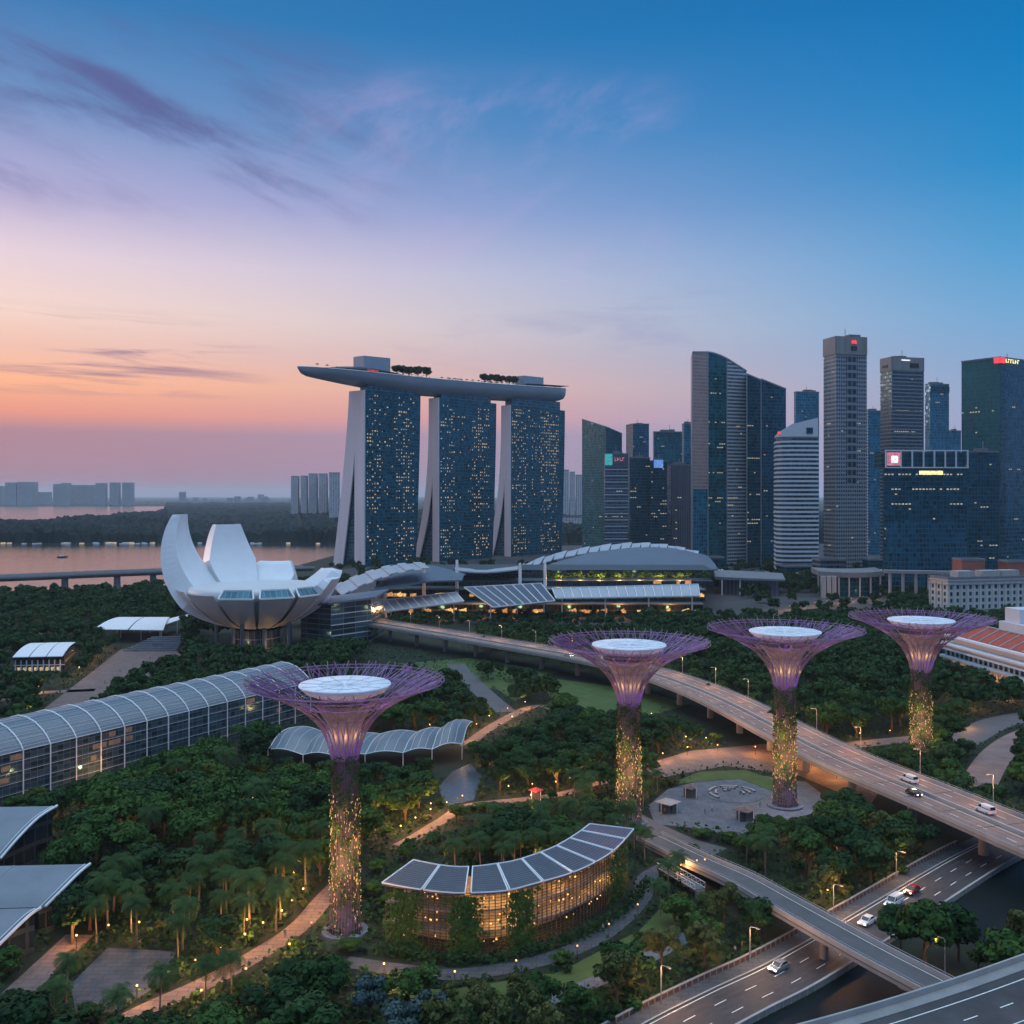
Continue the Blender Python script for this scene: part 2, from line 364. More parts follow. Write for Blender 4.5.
# round seating court on the square
cx, cy = P(733, 794)
EXC_POLY.append([(cx+9*math.cos(t), cy+9*math.sin(t)) for t in np.linspace(0, 6.2, 14)])
tag(MB().lathe([(.01, .14), (8.6, .14), (8.6, .02)], 40, (cx, cy, 0)).build('seating_court', 'paving_grey'), kind='structure')
COURT = (cx, cy)
# base ring around each supertree
# ------------------------------------------------------------------ street at lower right, canal beside it
left = spline([P(560, 1075), P(647, 1024), P(712, 991), P(771, 963), P(857, 914), P(951, 859), P(1000, 836), P(1060, 812)], 8)
SW = 10.4
mid = offset(left, -SW/2); right = offset(left, -SW)
EXC_LINE.append((mid, SW/2+3.))
tag(ribbon(MB(), zip3(right, .06), zip3(left, .06)).build('street', 'asphalt'), kind='structure')
walk = offset(left, 1.6)
mb = MB(); mb.shell([zip3(offset(left, .5), .19), zip3(offset(left, 3.3), .19)], .15); tag(mb.build('pavement', 'paving_dark'), kind='structure')
mb = MB(); mb.shell([zip3(offset(left, .2), .17), zip3(offset(left, .5), .17)], .15); tag(mb.build('kerb', 'kerb'), kind='structure')
mat('asphalt_worn', (.042,.038,.041), .6, var=.45, scale=.3); mat('deck_worn', (.18,.115,.10), .65, var=.4, scale=.3)
mb = MB()
for o_ in (-1.4, -2.9, -4.6, -6.1, -7.7, -9.2): ribbon(mb, zip3(offset(left, o_-.28), .068), zip3(offset(left, o_+.28), .068))
tag(mb.build('road_wear', 'asphalt_worn'), kind='structure')
mb = MB()
L_ = arc_len(left)[-1]
for off, dash in ((-.45, None), (-SW+.5, None), (-3.5, (3., 8.)), (-6.8, (3., 8.))):
    line = offset(left, off)
    if dash is None: ribbon(mb, zip3(offset(line, -.09), .075), zip3(offset(line, .09), .075))
    else:
        s = 1.
        while s < L_-4: q = sub(line, s, s+dash[0], 2); ribbon(mb, zip3(offset(q, -.09), .075), zip3(offset(q, .09), .075)); s += dash[1]
tag(mb.build('road_marking', 'paint'), kind='structure')
canal = [p[:2] for p in offset(left, -SW-.9)] + [(150, 215), (120, 190), (86, 150), (40, 130)]
sheet('canal_water', canal, .03, 'canal')
def wall_line(name, label, cat, pts, h, th, m, post=None, capm=None, group=None, z0=0.):
    t = thing(name, label, cat, pts[len(pts)//2][:2]+((pts[0][2] if len(pts[0]) > 2 else 0),), group)
    a, b = offset(pts, -th/2), offset(pts, th/2); q = lambda l, z: zip3(l, z0+z)
    mb = MB(); mb.grid([q(a, 0), q(a, h)][::-1]); mb.grid([q(b, 0), q(b, h)]); mb.grid([q(a, h), q(b, h)][::-1]); mb.build('wall_panel', m, t)
    a, b = offset(pts, -th/2-.06), offset(pts, th/2+.06)
    mb = MB(); mb.shell([q(b, h+.14), q(a, h+.14)], .13); mb.build('coping', capm or m, t)
    if post:
        mb = MB(); s = post/2; LL = arc_len(pts)[-1]
        while s < LL:
            p, an = along(pts, s); mb = MB(); mb.box(p[0], p[1], (p[2] if len(p) > 2 else 0)+z0+h/2, .22, th+.18, h-.02, an); s += post; mb.build('wall_pilaster', capm or m, t)
    return t
wall_line('street_parapet', 'grey concrete parapet along the canal side of the street', 'wall', offset(left, -SW-.35), 1.0, .35, 'concrete', 2.2, 'concrete_light')
wall_line('planter_wall', 'low wall edging the pavement on the garden side of the street', 'wall', offset(left, 3.6)[:44], .9, .35, 'brick_dark', 1.6, 'concrete')
# ------------------------------------------------------------------ elevated roads
def elevated(name, label, cat, near, w, th, par_h, deckm, piers=(), pier_r=.9, marks=(), fascia=None, crash=True, skip=None):
    """near: 3-D polyline of the left-hand (viewer's) edge at road level; deck extends w to its left or right (sign)"""
    far = offset(near, w); t = thing(name, label, cat, (near[len(near)//2][0], near[len(near)//2][1], 0))
    mb = MB(); rows = [near, far] if w > 0 else [far, near]
    mb.shell([zip3(rows[1], 0), zip3(rows[0], 0)][::-1], .25); mb.build('deck', deckm, t)
    ctr = offset(near, w/2); hw = abs(w)/2
    mb = MB(); prof = [(-hw, -.26), (-hw, -.85), (-hw*.62, -th), (hw*.62, -th), (hw, -.85), (hw, -.26)]
    mb.grid([zip3(offset(ctr, o), z) for o, z in prof]); mb.build('girder', 'concrete', t)
    sgn = 1 if w > 0 else -1
    for base, o in ((near, .18*sgn), (far, -.18*sgn)):
        line = offset(base, o); a, b = offset(line, -.17), offset(line, .17)
        mb = MB(); mb.grid([zip3(a, -.75), zip3(a, par_h)][::-1]); mb.grid([zip3(b, -.75), zip3(b, par_h)]); mb.grid([zip3(a, par_h), zip3(b, par_h)][::-1])
        p = mb.build('parapet', 'concrete_light', t)
        if crash:
            mb = MB(); L = arc_len(line)[-1]; s = 1.
            while s < L: q, an = along(line, s); mb.box(q[0], q[1], q[2]+par_h+.2, .09, .09, .42, an); s += 2.2
            mb.tube(zip3(line, par_h+.42), .06, 5); mb.build('handrail', 'grey_metal', p)
    L = arc_len(ctr)[-1]
    for s in piers:
        q, an = along(ctr, s); zt = q[2]-th+.02
        mb = MB(); mb.lathe([(pier_r*1.05, 0), (pier_r, zt*.5), (pier_r, zt-1.3)], 16, (q[0], q[1], 0))
        pr = mb.build('pier', 'concrete', t, smooth=True)
        mb = MB(); c, n = math.cos(an+math.pi/2), math.sin(an+math.pi/2); h2 = hw*.6
        vs = []
        for k, (o, z) in enumerate(((-pier_r, zt-1.3), (pier_r, zt-1.3), (h2, zt-.4), (h2, zt), (-h2, zt), (-h2, zt-.4))):
            for e_ in (-.8, .8): vs.append((q[0]+c*o+math.cos(an)*e_, q[1]+n*o+math.sin(an)*e_, z))
        fs = [tuple(range(0, 12, 2)), tuple(range(11, 0, -2))]+[(2*k, 2*k+1, (2*k+3) % 12, (2*k+2) % 12) for k in range(6)]
        mb.add(vs, fs); mb.build('pier_head', 'concrete', pr)
    mb = MB()
    for off, dash in marks:
        line = offset(near, off*sgn)
        if dash is None: ribbon(mb, zip3(offset(line, -.1), .02), zip3(offset(line, .1), .02))
        else:
            s = 2.
            while s < L-5: q = sub(line, s, s+dash[0], 2); ribbon(mb, zip3(offset(q, -.1), .02), zip3(offset(q, .1), .02)); s += dash[1]
    if mb.v: mb.build('lane_marking', 'paint', t)
    return t, ctr
FLY_Z = 8.6
fly_near = spline([(-150, 650, 9.5), (-81, 578, 9.3), (-6, 498, 9.), (40, 442, 9.), (66, 382, 8.8), (84, 295, 8.6), (98, 249, 8.5), (109, 212, 8.5), (122, 168, 8.5), (138, 110, 8.5)], 9)
EXC_LINE.append((offset(fly_near, 9.), 11.))
FL = arc_len(fly_near)[-1]
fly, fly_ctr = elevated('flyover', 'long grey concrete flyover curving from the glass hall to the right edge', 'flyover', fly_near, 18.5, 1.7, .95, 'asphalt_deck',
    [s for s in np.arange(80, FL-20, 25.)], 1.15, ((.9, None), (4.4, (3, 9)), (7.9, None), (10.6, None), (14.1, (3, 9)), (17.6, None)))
mb = MB()
for o_ in (1.9, 3.4, 5.4, 6.9, 11.6, 13.1, 15., 16.6): ribbon(mb, zip3(offset(fly_near, o_-.3), .008), zip3(offset(fly_near, o_+.3), .008))
mb.build('tyre_track', 'deck_worn', fly)
# centre divider of the flyover is part of it
line = offset(fly_near, 9.25); mb = MB(); a, b = offset(line, -.3), offset(line, .3)
mb.grid([zip3(a, 0), zip3(a, .8)][::-1]); mb.grid([zip3(b, 0), zip3(b, .8)]); mb.grid([zip3(a, .8), zip3(b, .8)][::-1]); mb.build('median_barrier', 'concrete_light', fly)
bz = 5.6
br_near = spline([(30.5, 246, .25), (38, 226, 2.2), (44, 208, 4.6), (49.5, 192, bz), (58.7, 172, bz), (64.8, 160, bz), (74, 141, bz)], 9)
EXC_LINE.append((offset(br_near, 3.5), 4.5))
bridge, br_ctr = elevated('road_bridge', 'narrow grey bridge crossing the street below the garden', 'bridge', br_near, 7.2, 1.5, .9, 'asphalt_old', [68, 88], .75, ((.7, None), (6.5, None)))
ramp_near = spline([(-20, 118, 8.4), (12, 131, 8.4), (43, 144, 8.4), (64, 154, 8.4), (84.4, 165, 8.4), (118, 184, 8.4), (170, 214, 8.4)], 8)
ramp, _c = elevated('slip_road', 'elevated slip road with wide parapet in the bottom right corner', 'elevated road', ramp_near, -16., 2.2, 1.0, 'asphalt', [], .9, ((4.2, None), (8.2, (3, 8)), (12.2, None)), crash=False)
mb = MB(); q = offset(ramp_near, -1.2); mb.shell([zip3(offset(ramp_near, -.4), .12), zip3(offset(ramp_near, -2.4), .12)][::-1], .1); mb.build('service_strip', 'concrete', ramp)
bb_near = spline([(-700, 690, 15.), (-560, 775, 15.), (-432, 843, 15.), (-370, 884, 15.), (-316, 921, 14.8), (-255, 968, 13.5), (-200, 1015, 11.)], 6)
bb, _c = elevated('bay_bridge', 'long low bridge carrying a road across the bay at left', 'bridge', bb_near, 24., 3.6, 1.3, 'asphalt_old', [], 3.)
ctr = offset(bb_near, 10)
for u in (-30, 60, 115, 148):
    best = min(range(len(ctr)), key=lambda i: abs(PX(*ctr[i][:2])[0]-u)); q = ctr[best]
    MB().lathe([(3.4, -1), (3., 4), (2.8, q[2]-3.55)], 14, (q[0], q[1], 0)).build('pier', 'concrete', bb, smooth=True)
mb = MB(); s = 10.
while s < FL-12:
    q, an = along(fly_ctr, s); c, n_ = math.cos(an+math.pi/2)*8.8, math.sin(an+math.pi/2)*8.8; mb.bar((q[0]-c, q[1]-n_, q[2]+.012), (q[0]+c, q[1]+n_, q[2]+.012), .28, .03); s += 12.5
mb.build('expansion_joint', 'dark', fly)
# small footbridge left of the narrow bridge
a, b = Vector((*P(661, 905, 3.2), 3.2)), Vector((*P(699, 924, 3.2), 3.2)); a = Vector((*P(662, 868, 1.5), 1.6)); b = Vector((*P(700, 890, 1.5), 1.6))
t = thing('footbridge', 'small footbridge with pale lattice railings in front of the palms', 'footbridge', ((a.x+b.x)/2, (a.y+b.y)/2, 0)); dirn = (b-a).normalized(); nn = Vector((-dirn.y, dirn.x, 0))
MB().bar(a, b, 2.6, .25).build('walkway', 'paving_grey', t)
for s_ in (-1, 1):
    mb = MB(); o = nn*s_*1.3
    mb.bar(a+o+Vector((0, 0, 1.3)), b+o+Vector((0, 0, 1.3)), .12, .12); mb.bar(a+o+Vector((0, 0, .2)), b+o+Vector((0, 0, .2)), .12, .12)
    for k in range(9):
        p, q = a.lerp(b, k/9)+o, a.lerp(b, (k+1)/9)+o; mb.bar(p+Vector((0, 0, .2)), q+Vector((0, 0, 1.3)), .07, .07); mb.bar(q+Vector((0, 0, .2)), q+Vector((0, 0, 1.3)), .07, .07)
    mb.build('railing', 'white_metal', t)
for p in (a, b): MB().box(p.x, p.y, .75, .5, 2.2, 1.5, math.atan2(dirn.y, dirn.x)).build('support', 'concrete', t)
EXC_LINE.append(([tuple(a[:2]), tuple(b[:2])], 2.5))
# ------------------------------------------------------------------ supertrees
mat('purple_rod', (.235,.12,.29), .45, .2, var=.35, scale=.25)
mat('olive_rod', (.20,.19,.15), .5, .2, var=.4, scale=.25)
mat('trunk_rod', (.17,.10,.12), .5, .3, var=.35, scale=.4)
mat('dish_white', (.74,.75,.80), .6, var=.14, scale=.5)
mat('dish_rib', (.62,.63,.69), .5, var=.1)
mat('funnel', (.36,.29,.26), .9, var=.4, scale=.8)
mat('core', (.12,.10,.11), .85, var=.4, scale=.4, bump=.3)
LEAF = {
 'leaf_dark': leafmat('leaf_dark', [(.006,.020,.009), (.014,.040,.014), (.026,.064,.019), (.042,.090,.026)]),
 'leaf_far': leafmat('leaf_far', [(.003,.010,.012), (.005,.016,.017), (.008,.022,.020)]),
 'leaf_mid': leafmat('leaf_mid', [(.011,.032,.010), (.026,.064,.016), (.050,.104,.022), (.080,.136,.032)]),
 'leaf_olive': leafmat('leaf_olive', [(.030,.042,.014), (.058,.074,.022), (.085,.100,.032), (.115,.115,.045)]),
 'leaf_blue': leafmat('leaf_blue', [(.028,.052,.052), (.050,.085,.085), (.075,.120,.115), (.10,.15,.145)]),
 'palm_leaf': leafmat('palm_leaf', [(.018,.045,.014), (.035,.075,.022), (.055,.10,.032)]),
}
def lights_at(parent, name, pts, col, watt, r=.3):
    for p in pts:
        l = D.lights.new(name, 'POINT'); l.energy = watt; l.color = col; l.shadow_soft_size = r
        o = D.objects.new(name, l); COL.objects.link(o); o.parent = parent; q = ROOT.get(parent.name, (0, 0, 0)); o.location = (p[0]-q[0], p[1]-q[1], p[2]-q[2])
def leafquads(P_, N_, size, rng, aspect=1.):
    """arrays of quad corners for leaf clumps at P_ facing N_"""
    n = len(P_); N_ = N_/np.linalg.norm(N_, axis=1)[:, None]; r = rng.normal(size=(n, 3)); A = np.cross(N_, r); A /= np.linalg.norm(A, axis=1)[:, None]; B = np.cross(N_, A)
    s = (size*rng.uniform(.6, 1.35, n))[:, None]; A = A*s*.5*aspect; B = B*s*.5
    j = lambda: rng.uniform(.65, 1.25, (n, 1))
    return np.stack([P_-A*j()-B*j()*.5, P_+A*j()*.6-B*j(), P_+A*j()+B*j()*.6, P_-A*j()*.6+B*j()], 1)
def quadmesh(name, Q, material):
    n = len(Q); me = D.meshes.new(name); me.vertices.add(4*n); me.loops.add(4*n); me.polygons.add(n)
    me.vertices.foreach_set('co', Q.reshape(-1).astype(np.float32)); me.loops.foreach_set('vertex_index', np.arange(4*n, dtype=np.int32))
    me.polygons.foreach_set('loop_start', np.arange(0, 4*n, 4, dtype=np.int32)); me.polygons.foreach_set('loop_total', np.full(n, 4, np.int32))
    me.update(calc_edges=True); me.materials.append(material); return me
def link(name, me, parent=None, loc=(0, 0, 0)):
    o = D.objects.new(name, me); COL.objects.link(o); o.parent = parent; o.location = loc; return o
EXC_DISC = []
def supertree(u, vb, rim_u0, rim_u1, vr, label, seed):
    x, y = P(u, vb); rg = np.random.default_rng(seed)
    Rr = (rim_u1-rim_u0)/2/F*y; zr = H-(vr-HV)/F*y; k = Rr/19.5
    t = thing('supertree', label, 'supertree', (x, y, 0), 'steel supertrees with white dishes in the garden')
    EXC_DISC.append((x, y, 7.5))
    zn = zr-15.0*k                                         # where the ribs leave the trunk
    rt = 2.55*k
    def rad_at(z):                                         # outer profile
        if z < zn: return rt*(1.22-.22*min(1, z/9.)) if z < 9 else rt
        q = (z-zn)/(zr-zn); return rt+(Rr*.985-rt)*(.20*q+.80*q**3.1)
    MB().lathe([(rt*.72, 0), (rt*.66, zn*.5), (rt*.66, zn+2)], 20, (x, y, 0)).build('core', 'core', t)
    # inner funnel skin behind the ribs, up to the dish
    MB().lathe([(rad_at(zn+(zr-1.2-zn)*q)*(.74-.16*q), zn+(zr-1.2-zn)*q) for q in np.linspace(0, .80, 10)], 32, (x, y, 0)).build('funnel', 'funnel', t, smooth=True)
    # vertical rods of the trunk with hoops
    mb = MB(); nr = 30
    for i in range(nr):
        a = 2*math.pi*i/nr; mb.tube([(x+rad_at(z)*math.cos(a+s_), y+rad_at(z)*math.sin(a+s_), z) for z, s_ in zip((0, 3, 9, zn*.6, zn), (0, .06, .12, .2, .25))], .07*k, 4)
    for z in np.arange(1.5, zn, 2.6):
        mb.tube([(x+rad_at(z)*math.cos(a), y+rad_at(z)*math.sin(a), z) for a in np.linspace(0, 2*math.pi, 25)], .05*k, 4)
    mb.build('trunk_lattice', 'trunk_rod', t)
    # ribs: pairs that twist left and right and cross each other
    nb = 27
    base = {}
    for hand in (-1, 1):
        mb = MB(); pts = []
        for q in np.linspace(0, 1, 15):
            z = zn+(zr-zn)*q if q < .93 else zr-.6*k+(q-.93)*20*k
            a = hand*(.04+.36*q**1.5); pts.append((x+rad_at(min(z, zr))*math.cos(a), y+rad_at(min(z, zr))*math.sin(a), z))
        mb.tube(pts, [.12*k]*9+[.09*k]*6, 4); base[hand] = mb.build('branch', 'purple_rod' if hand > 0 else 'olive_rod', t)
    for i in range(nb):
        for hand in (-1, 1):
            o = base[hand] if i == 0 else base[hand].copy()
            if i: COL.objects.link(o)
            o.rotation_euler = (0, 0, 2*math.pi*(i+(.25 if hand > 0 else 0))/nb)
    # twigs: short rods that fill the outer brim
    mb = MB(); nt = 280
    for i in range(nt):
        a = 2*math.pi*i/nt+rg.uniform(-.01, .01); q0 = rg.uniform(.70, .86); q1 = rg.uniform(.96, 1.0); h_ = rg.choice([-1, 1])*rg.uniform(.05, .16); pp = []
        for w in (0, .5, 1):
            z = zn+(zr-zn)*(q0+(q1-q0)*w); r = rad_at(z); pp.append((x+r*math.cos(a+h_*w), y+r*math.sin(a+h_*w), z+.1+w*rg.uniform(0, .5)))
        mb.tube(pp, .055*k, 3, False)
    mb.build('twigs', 'purple_rod', t)
    for q in (.55, .74, .88, .97, 1.0):
        z = zn+(zr-zn)*q; r = rad_at(z)
        MB().tube([(x+r*math.cos(a), y+r*math.sin(a), z) for a in np.linspace(0, 2*math.pi, 61)], .085*k, 4).build('hoop', 'purple_rod', t)
    # white dish
    zd = zr-.5; rd = 8.9*k
    d = MB().lathe([(rd*.55, zd-2.6), (rd*.86, zd-1.5), (rd, zd-.25), (rd*.99, zd), (rd*.5, zd-.25), (.02, zd-.35)], 48, (x, y, 0)).build('dish', 'dish_white', t, smooth=True)
    mb = MB()
    for i in range(12):
        a = 2*math.pi*i/12; mb.bar((x+.6*math.cos(a), y+.6*math.sin(a), zd-.26), (x+rd*.97*math.cos(a), y+rd*.97*math.sin(a), zd+.06), .10, .08)
    mb.tube([(x+rd*.55*math.cos(a), y+rd*.55*math.sin(a), zd-.16) for a in np.linspace(0, 6.2832, 41)], .06, 4)
    mb.build('dish_rib', 'dish_rib', d)
    # climbing plants in bands on the trunk
    n = 5600; z = np.concatenate([rg.uniform(zn*.58, zn+1.0, int(n*.6)), rg.uniform(1., zn*.58, n-int(n*.6))])
    n = len(z); a = rg.uniform(0, 6.2832, n); keep = np.sin(a*3+z*.7)+np.sin(a*5-z*1.3)+rg.normal(size=n)*.7 > -.15
    z, a = z[keep], a[keep]; r = rt*(1.02+.16*rg.random(len(z))); dirs = np.stack([np.cos(a), np.sin(a), rg.normal(size=len(a))*.5], 1)
    Pq = np.stack([r*np.cos(a), r*np.sin(a), z], 1)
    link('climbing_plants', quadmesh('climbing_plants', leafquads(Pq, dirs+rg.normal(size=dirs.shape)*.5, .40*k, rg), LEAF['leaf_mid']), t)
    # strings of small warm lamps round the lower trunk
    mb = MB()
    for i in range(400):
        if i < 100: mb = MB()
        elif i == 100: mb = MB()
        zz = rg.uniform(zn*.26, zn*.82)*(.9+.1*rg.random()) if i % 6 else rg.uniform(.8, zn*.3); aa = rg.uniform(0, 6.2832); rr = rt*(1.03+.2*rg.random())
        mb.box(x+rr*math.cos(aa), y+rr*math.sin(aa), zz, .075, .075, rg.uniform(.1, .55), aa)
        if i < 100: mb.build('fairy_light', 'lamp_soft', t)
    tag(mb.build('fairy_lights', 'lamp_soft', t), kind='stuff')
    rl = rt*2.1
    lights_at(t, 'gold_light', [(x+rl*math.cos(a), y+rl*math.sin(a), zn*q_) for a, q_ in ((-2.6, .36), (-1.57, .42), (-.5, .5), (1.2, .4), (-2.1, .62))], (1., .60, .20), 1350*k, .6)
    lights_at(t, 'gold_light', [(x+rt*1.32*math.cos(a), y+rt*1.32*math.sin(a), zn+4.6*k) for a in np.linspace(-3, 2.5, 8)], (1., .62, .25), 75*k, .4)
    lights_at(t, 'violet_light', [(x+rt*2.2*math.cos(a), y+rt*2.2*math.sin(a), zn+1.5) for a in (-2.3, -1.57, -.8, .9, 2.4)], (.42, .20, 1.), 190*k, .8)
    lights_at(t, 'violet_light', [(x+11.5*k*math.cos(a), y+11.5*k*math.sin(a), zr-4.2*k) for a in np.linspace(-2.9, 2.4, 6)], (.60, .25, 1.), 90*k, .6)
    lights_at(t, 'blue_light', [(x+rl*math.cos(a), y+rl*math.sin(a), 3.) for a in (-2.2, -.9)], (.25, .32, 1.), 240*k)
    MB().lathe([(rt*1.75, .0), (rt*1.75, .5), (rt*1.5, .55), (rt*1.28, .55)], 32, (x, y, 0)).build('plinth', 'paving_grey', t)
    return t
supertree(345, 932, 241, 442, 681, 'nearest supertree with its trunk ringed by golden lights, left of the solar roofed pavilion', 1)
supertree(629, 822, 546, 709, 642, 'supertree rising between the palms and the lawn, dish overlapping the flyover', 2)
supertree(785, 806, 709, 864, 629, 'supertree beside the round seating court, trunk in front of the flyover', 3)
supertree(921, 767, 850, 990, 618, 'supertree farthest right, behind the flyover in the thick wood', 4)
# ------------------------------------------------------------------ lotus-shaped museum
mat('shell_white', (.66,.66,.69), .42, var=.07, scale=.12, spec=.5)
mat('shell_grey', (.57,.55,.56), .5, var=.08, scale=.1)
facade('skylight', (.05,.11,.13), (.35,.36,.38), 60, 2.2, .02, .06, .1)
facade('lobby_glass', (.05,.055,.06), (.25,.24,.24), 5, 3, .1, .08, .15)
mx, my = P(257, 646); mus = thing('lotus_museum', 'white museum shaped like an open lotus flower on grey columns', 'museum', (mx, my, 0))
EXC_DISC.append((mx, my, 34))
zb = 9.5; RB = 50.
def pt3(a, r, s, z): return (mx+r*math.cos(a)-s*math.sin(a), my+r*math.sin(a)+s*math.cos(a), z)
def petal(azd, thm, hw_, tipw, th0=3., kin=None, thick=10., tip_in=None, rh=1., vz=1., short=False, win=True):
    a = rad(azd); ths = np.linspace(rad(th0), rad(thm), 26); rows = []; inn = []
    def outer(th): return RB*rh*math.sin(th), zb+RB*vz*(1-math.cos(th))
    rt_, zt_ = outer(ths[-1])
    for th in ths:
        r, z = outer(th); q = (th-ths[0])/(ths[-1]-ths[0])
        w = min(r*math.tan(rad(hw_)), tipw+(RB*.55-tipw)*(1-q)**.8 if not short else 1e9)
        rows.append([pt3(a, r-.05*w*(s*s), w*s, z+.03*w*s*s) for s in (-1, -.6, -.2, .2, .6, 1)])
    p = MB().grid([x[::-1] for x in rows]).build('petal', 'shell_grey' if short else 'shell_white', mus, smooth=True)
    if short and not win: return
    if short:
        # glazed window above the petal's lip, with a pale lip
        r, z = outer(ths[-1]); w = r*math.tan(rad(hw_)); i0 = 36.4; zi = 34.6; wi = i0*math.tan(rad(hw_))*.86
        MB().quad(pt3(a, r-.4, -w*.94, z+.2), pt3(a, r-.4, w*.94, z+.2), pt3(a, i0, wi, zi), pt3(a, i0, -wi, zi)).build('skylight', 'skylight', p)
        mb = MB(); c_ = [pt3(a, r-.2, -w, z), pt3(a, r-.2, w, z), pt3(a, i0, wi*1.08, zi+.1), pt3(a, i0, -wi*1.08, zi+.1)]
        for i in range(4): mb.bar(c_[i], c_[(i+1) % 4], .8, .8)
        mb.build('petal_lip', 'white', p)
        return
    # inner face at a crescent-shaped depth behind the outer one; side walls join the edges
    inn = []
    for r_, th in zip(rows, ths):
        q = (th-ths[0])/(ths[-1]-ths[0]); t_ = (tip_in or 5)+thick*math.sin(math.pi*q**.75); r, z = outer(th); ri, zi = r-t_*math.sin(th), z+t_*math.cos(th)
        w = min(r*math.tan(rad(hw_)), tipw+(RB*.55-tipw)*(1-q)**.8)*.94
        if q > .999: ri, zi = r-t_*.95, z+t_*.05
        inn.append([pt3(a, max(ri, .3)+.04*w*(s*s-1), w*s, zi) for s in (-1, -.6, -.2, .2, .6, 1)])
    MB().grid(inn).build('inner_face', 'shell_white', p, smooth=True)
    mb = MB()
    for s in (0, -1): mb.grid([[r_[s] for r_ in rows], [r_[s] for r_ in inn]])
    mb.grid([rows[-1], inn[-1]]); mb.build('side_wall', 'shell_white', p)
petal(171, 112, 31, 4.6, tip_in=5, thick=9., rh=1.05, vz=.935)
petal(128, 99, 19, 8., tip_in=5, thick=8., rh=.92, vz=1.0)
petal(90, 73, 20, 9.5, tip_in=5, thick=8., rh=.95, vz=1.0)
petal(25, 69, 26, 11., tip_in=6, thick=7., rh=1.0, vz=1.)
petal(353, 65, 15, 8., tip_in=4, thick=6., rh=1.02, vz=1.)
petal(209, 58, 15, 9., rh=1.01, short=True, win=False); petal(240, 56.5, 13.2, 9., rh=1.01, short=True, win=False)
for a_ in (269, 299, 329): petal(a_, 54.5, 12.8, 9., short=True)
MB().lathe([(RB*.94*math.sin(rad(t)), zb+1.5+RB*.95*(1-math.cos(rad(t)))) for t in (2, 10, 20, 30, 40, 50, 54)]+[(37.5, 33), (36.3, 34.4), (30, 35), (14, 34.4), (.1, 33.6)], 56, (mx, my, 0)).build('bowl', 'shell_grey', mus, smooth=True)
mat('roof_blue', (.10,.13,.17), .5, .1)
for i in range(10):
    a = 2*math.pi*i/10+.2; r = 22 if i % 2 else 15; zt = zb+RB*(1-math.sqrt(1-(r/RB)**2))+.6
    MB().lathe([(1.3, 0), (1.0, zt*.6), (1.2, zt)], 12, (mx+r*math.cos(a), my+r*math.sin(a), 0)).build('column', 'roof_blue', mus, smooth=True)
MB().lathe([(13, 0), (13, 10)], 24, (mx, my, 0)).build('lobby', 'lobby_glass', mus)
lights_at(mus, 'lobby_light', [(mx-4, my-17, 3.5), (mx+12, my-15, 3.5)], (1, .6, .3), 900)
# ------------------------------------------------------------------ three-towered hotel with the roof deck
facade('hotel_glass', (.002,.060,.090), (.006,.075,.10), 4.2, 3.9, .20, .10, .12, var=.5, spec=.6, tilt=.05)
facade('atrium_glass', (.02,.07,.10), (.06,.10,.13), 4.2, 4., .2, .14, .2)
mat('leg_pale', (.64,.57,.60), .6, var=.12, scale=.06, streak=True)
mat('hull', (.30,.33,.39), .38, .25, var=.08, scale=.03)
E = Vector((.656, .755, 0)); E.normalize(); NW = Vector((-E.y, E.x, 0)); O = Vector((-174.6, 1180, 0))
def hp(s, w, z): q = O+E*s+NW*w; return (q.x, q.y, z)
hotel = thing('hotel', 'three leaning glass hotel towers joined by a long boat-shaped roof deck', 'hotel', hp(150, 15, 0))
hh = 209.; lit = []
TW = ((0, 92, 17, 27, 57, 18, 1.3), (123, 234, 10, 17, 47, 11, 2.8), (262, 385, 10, 16, 43, 11, 2.6))
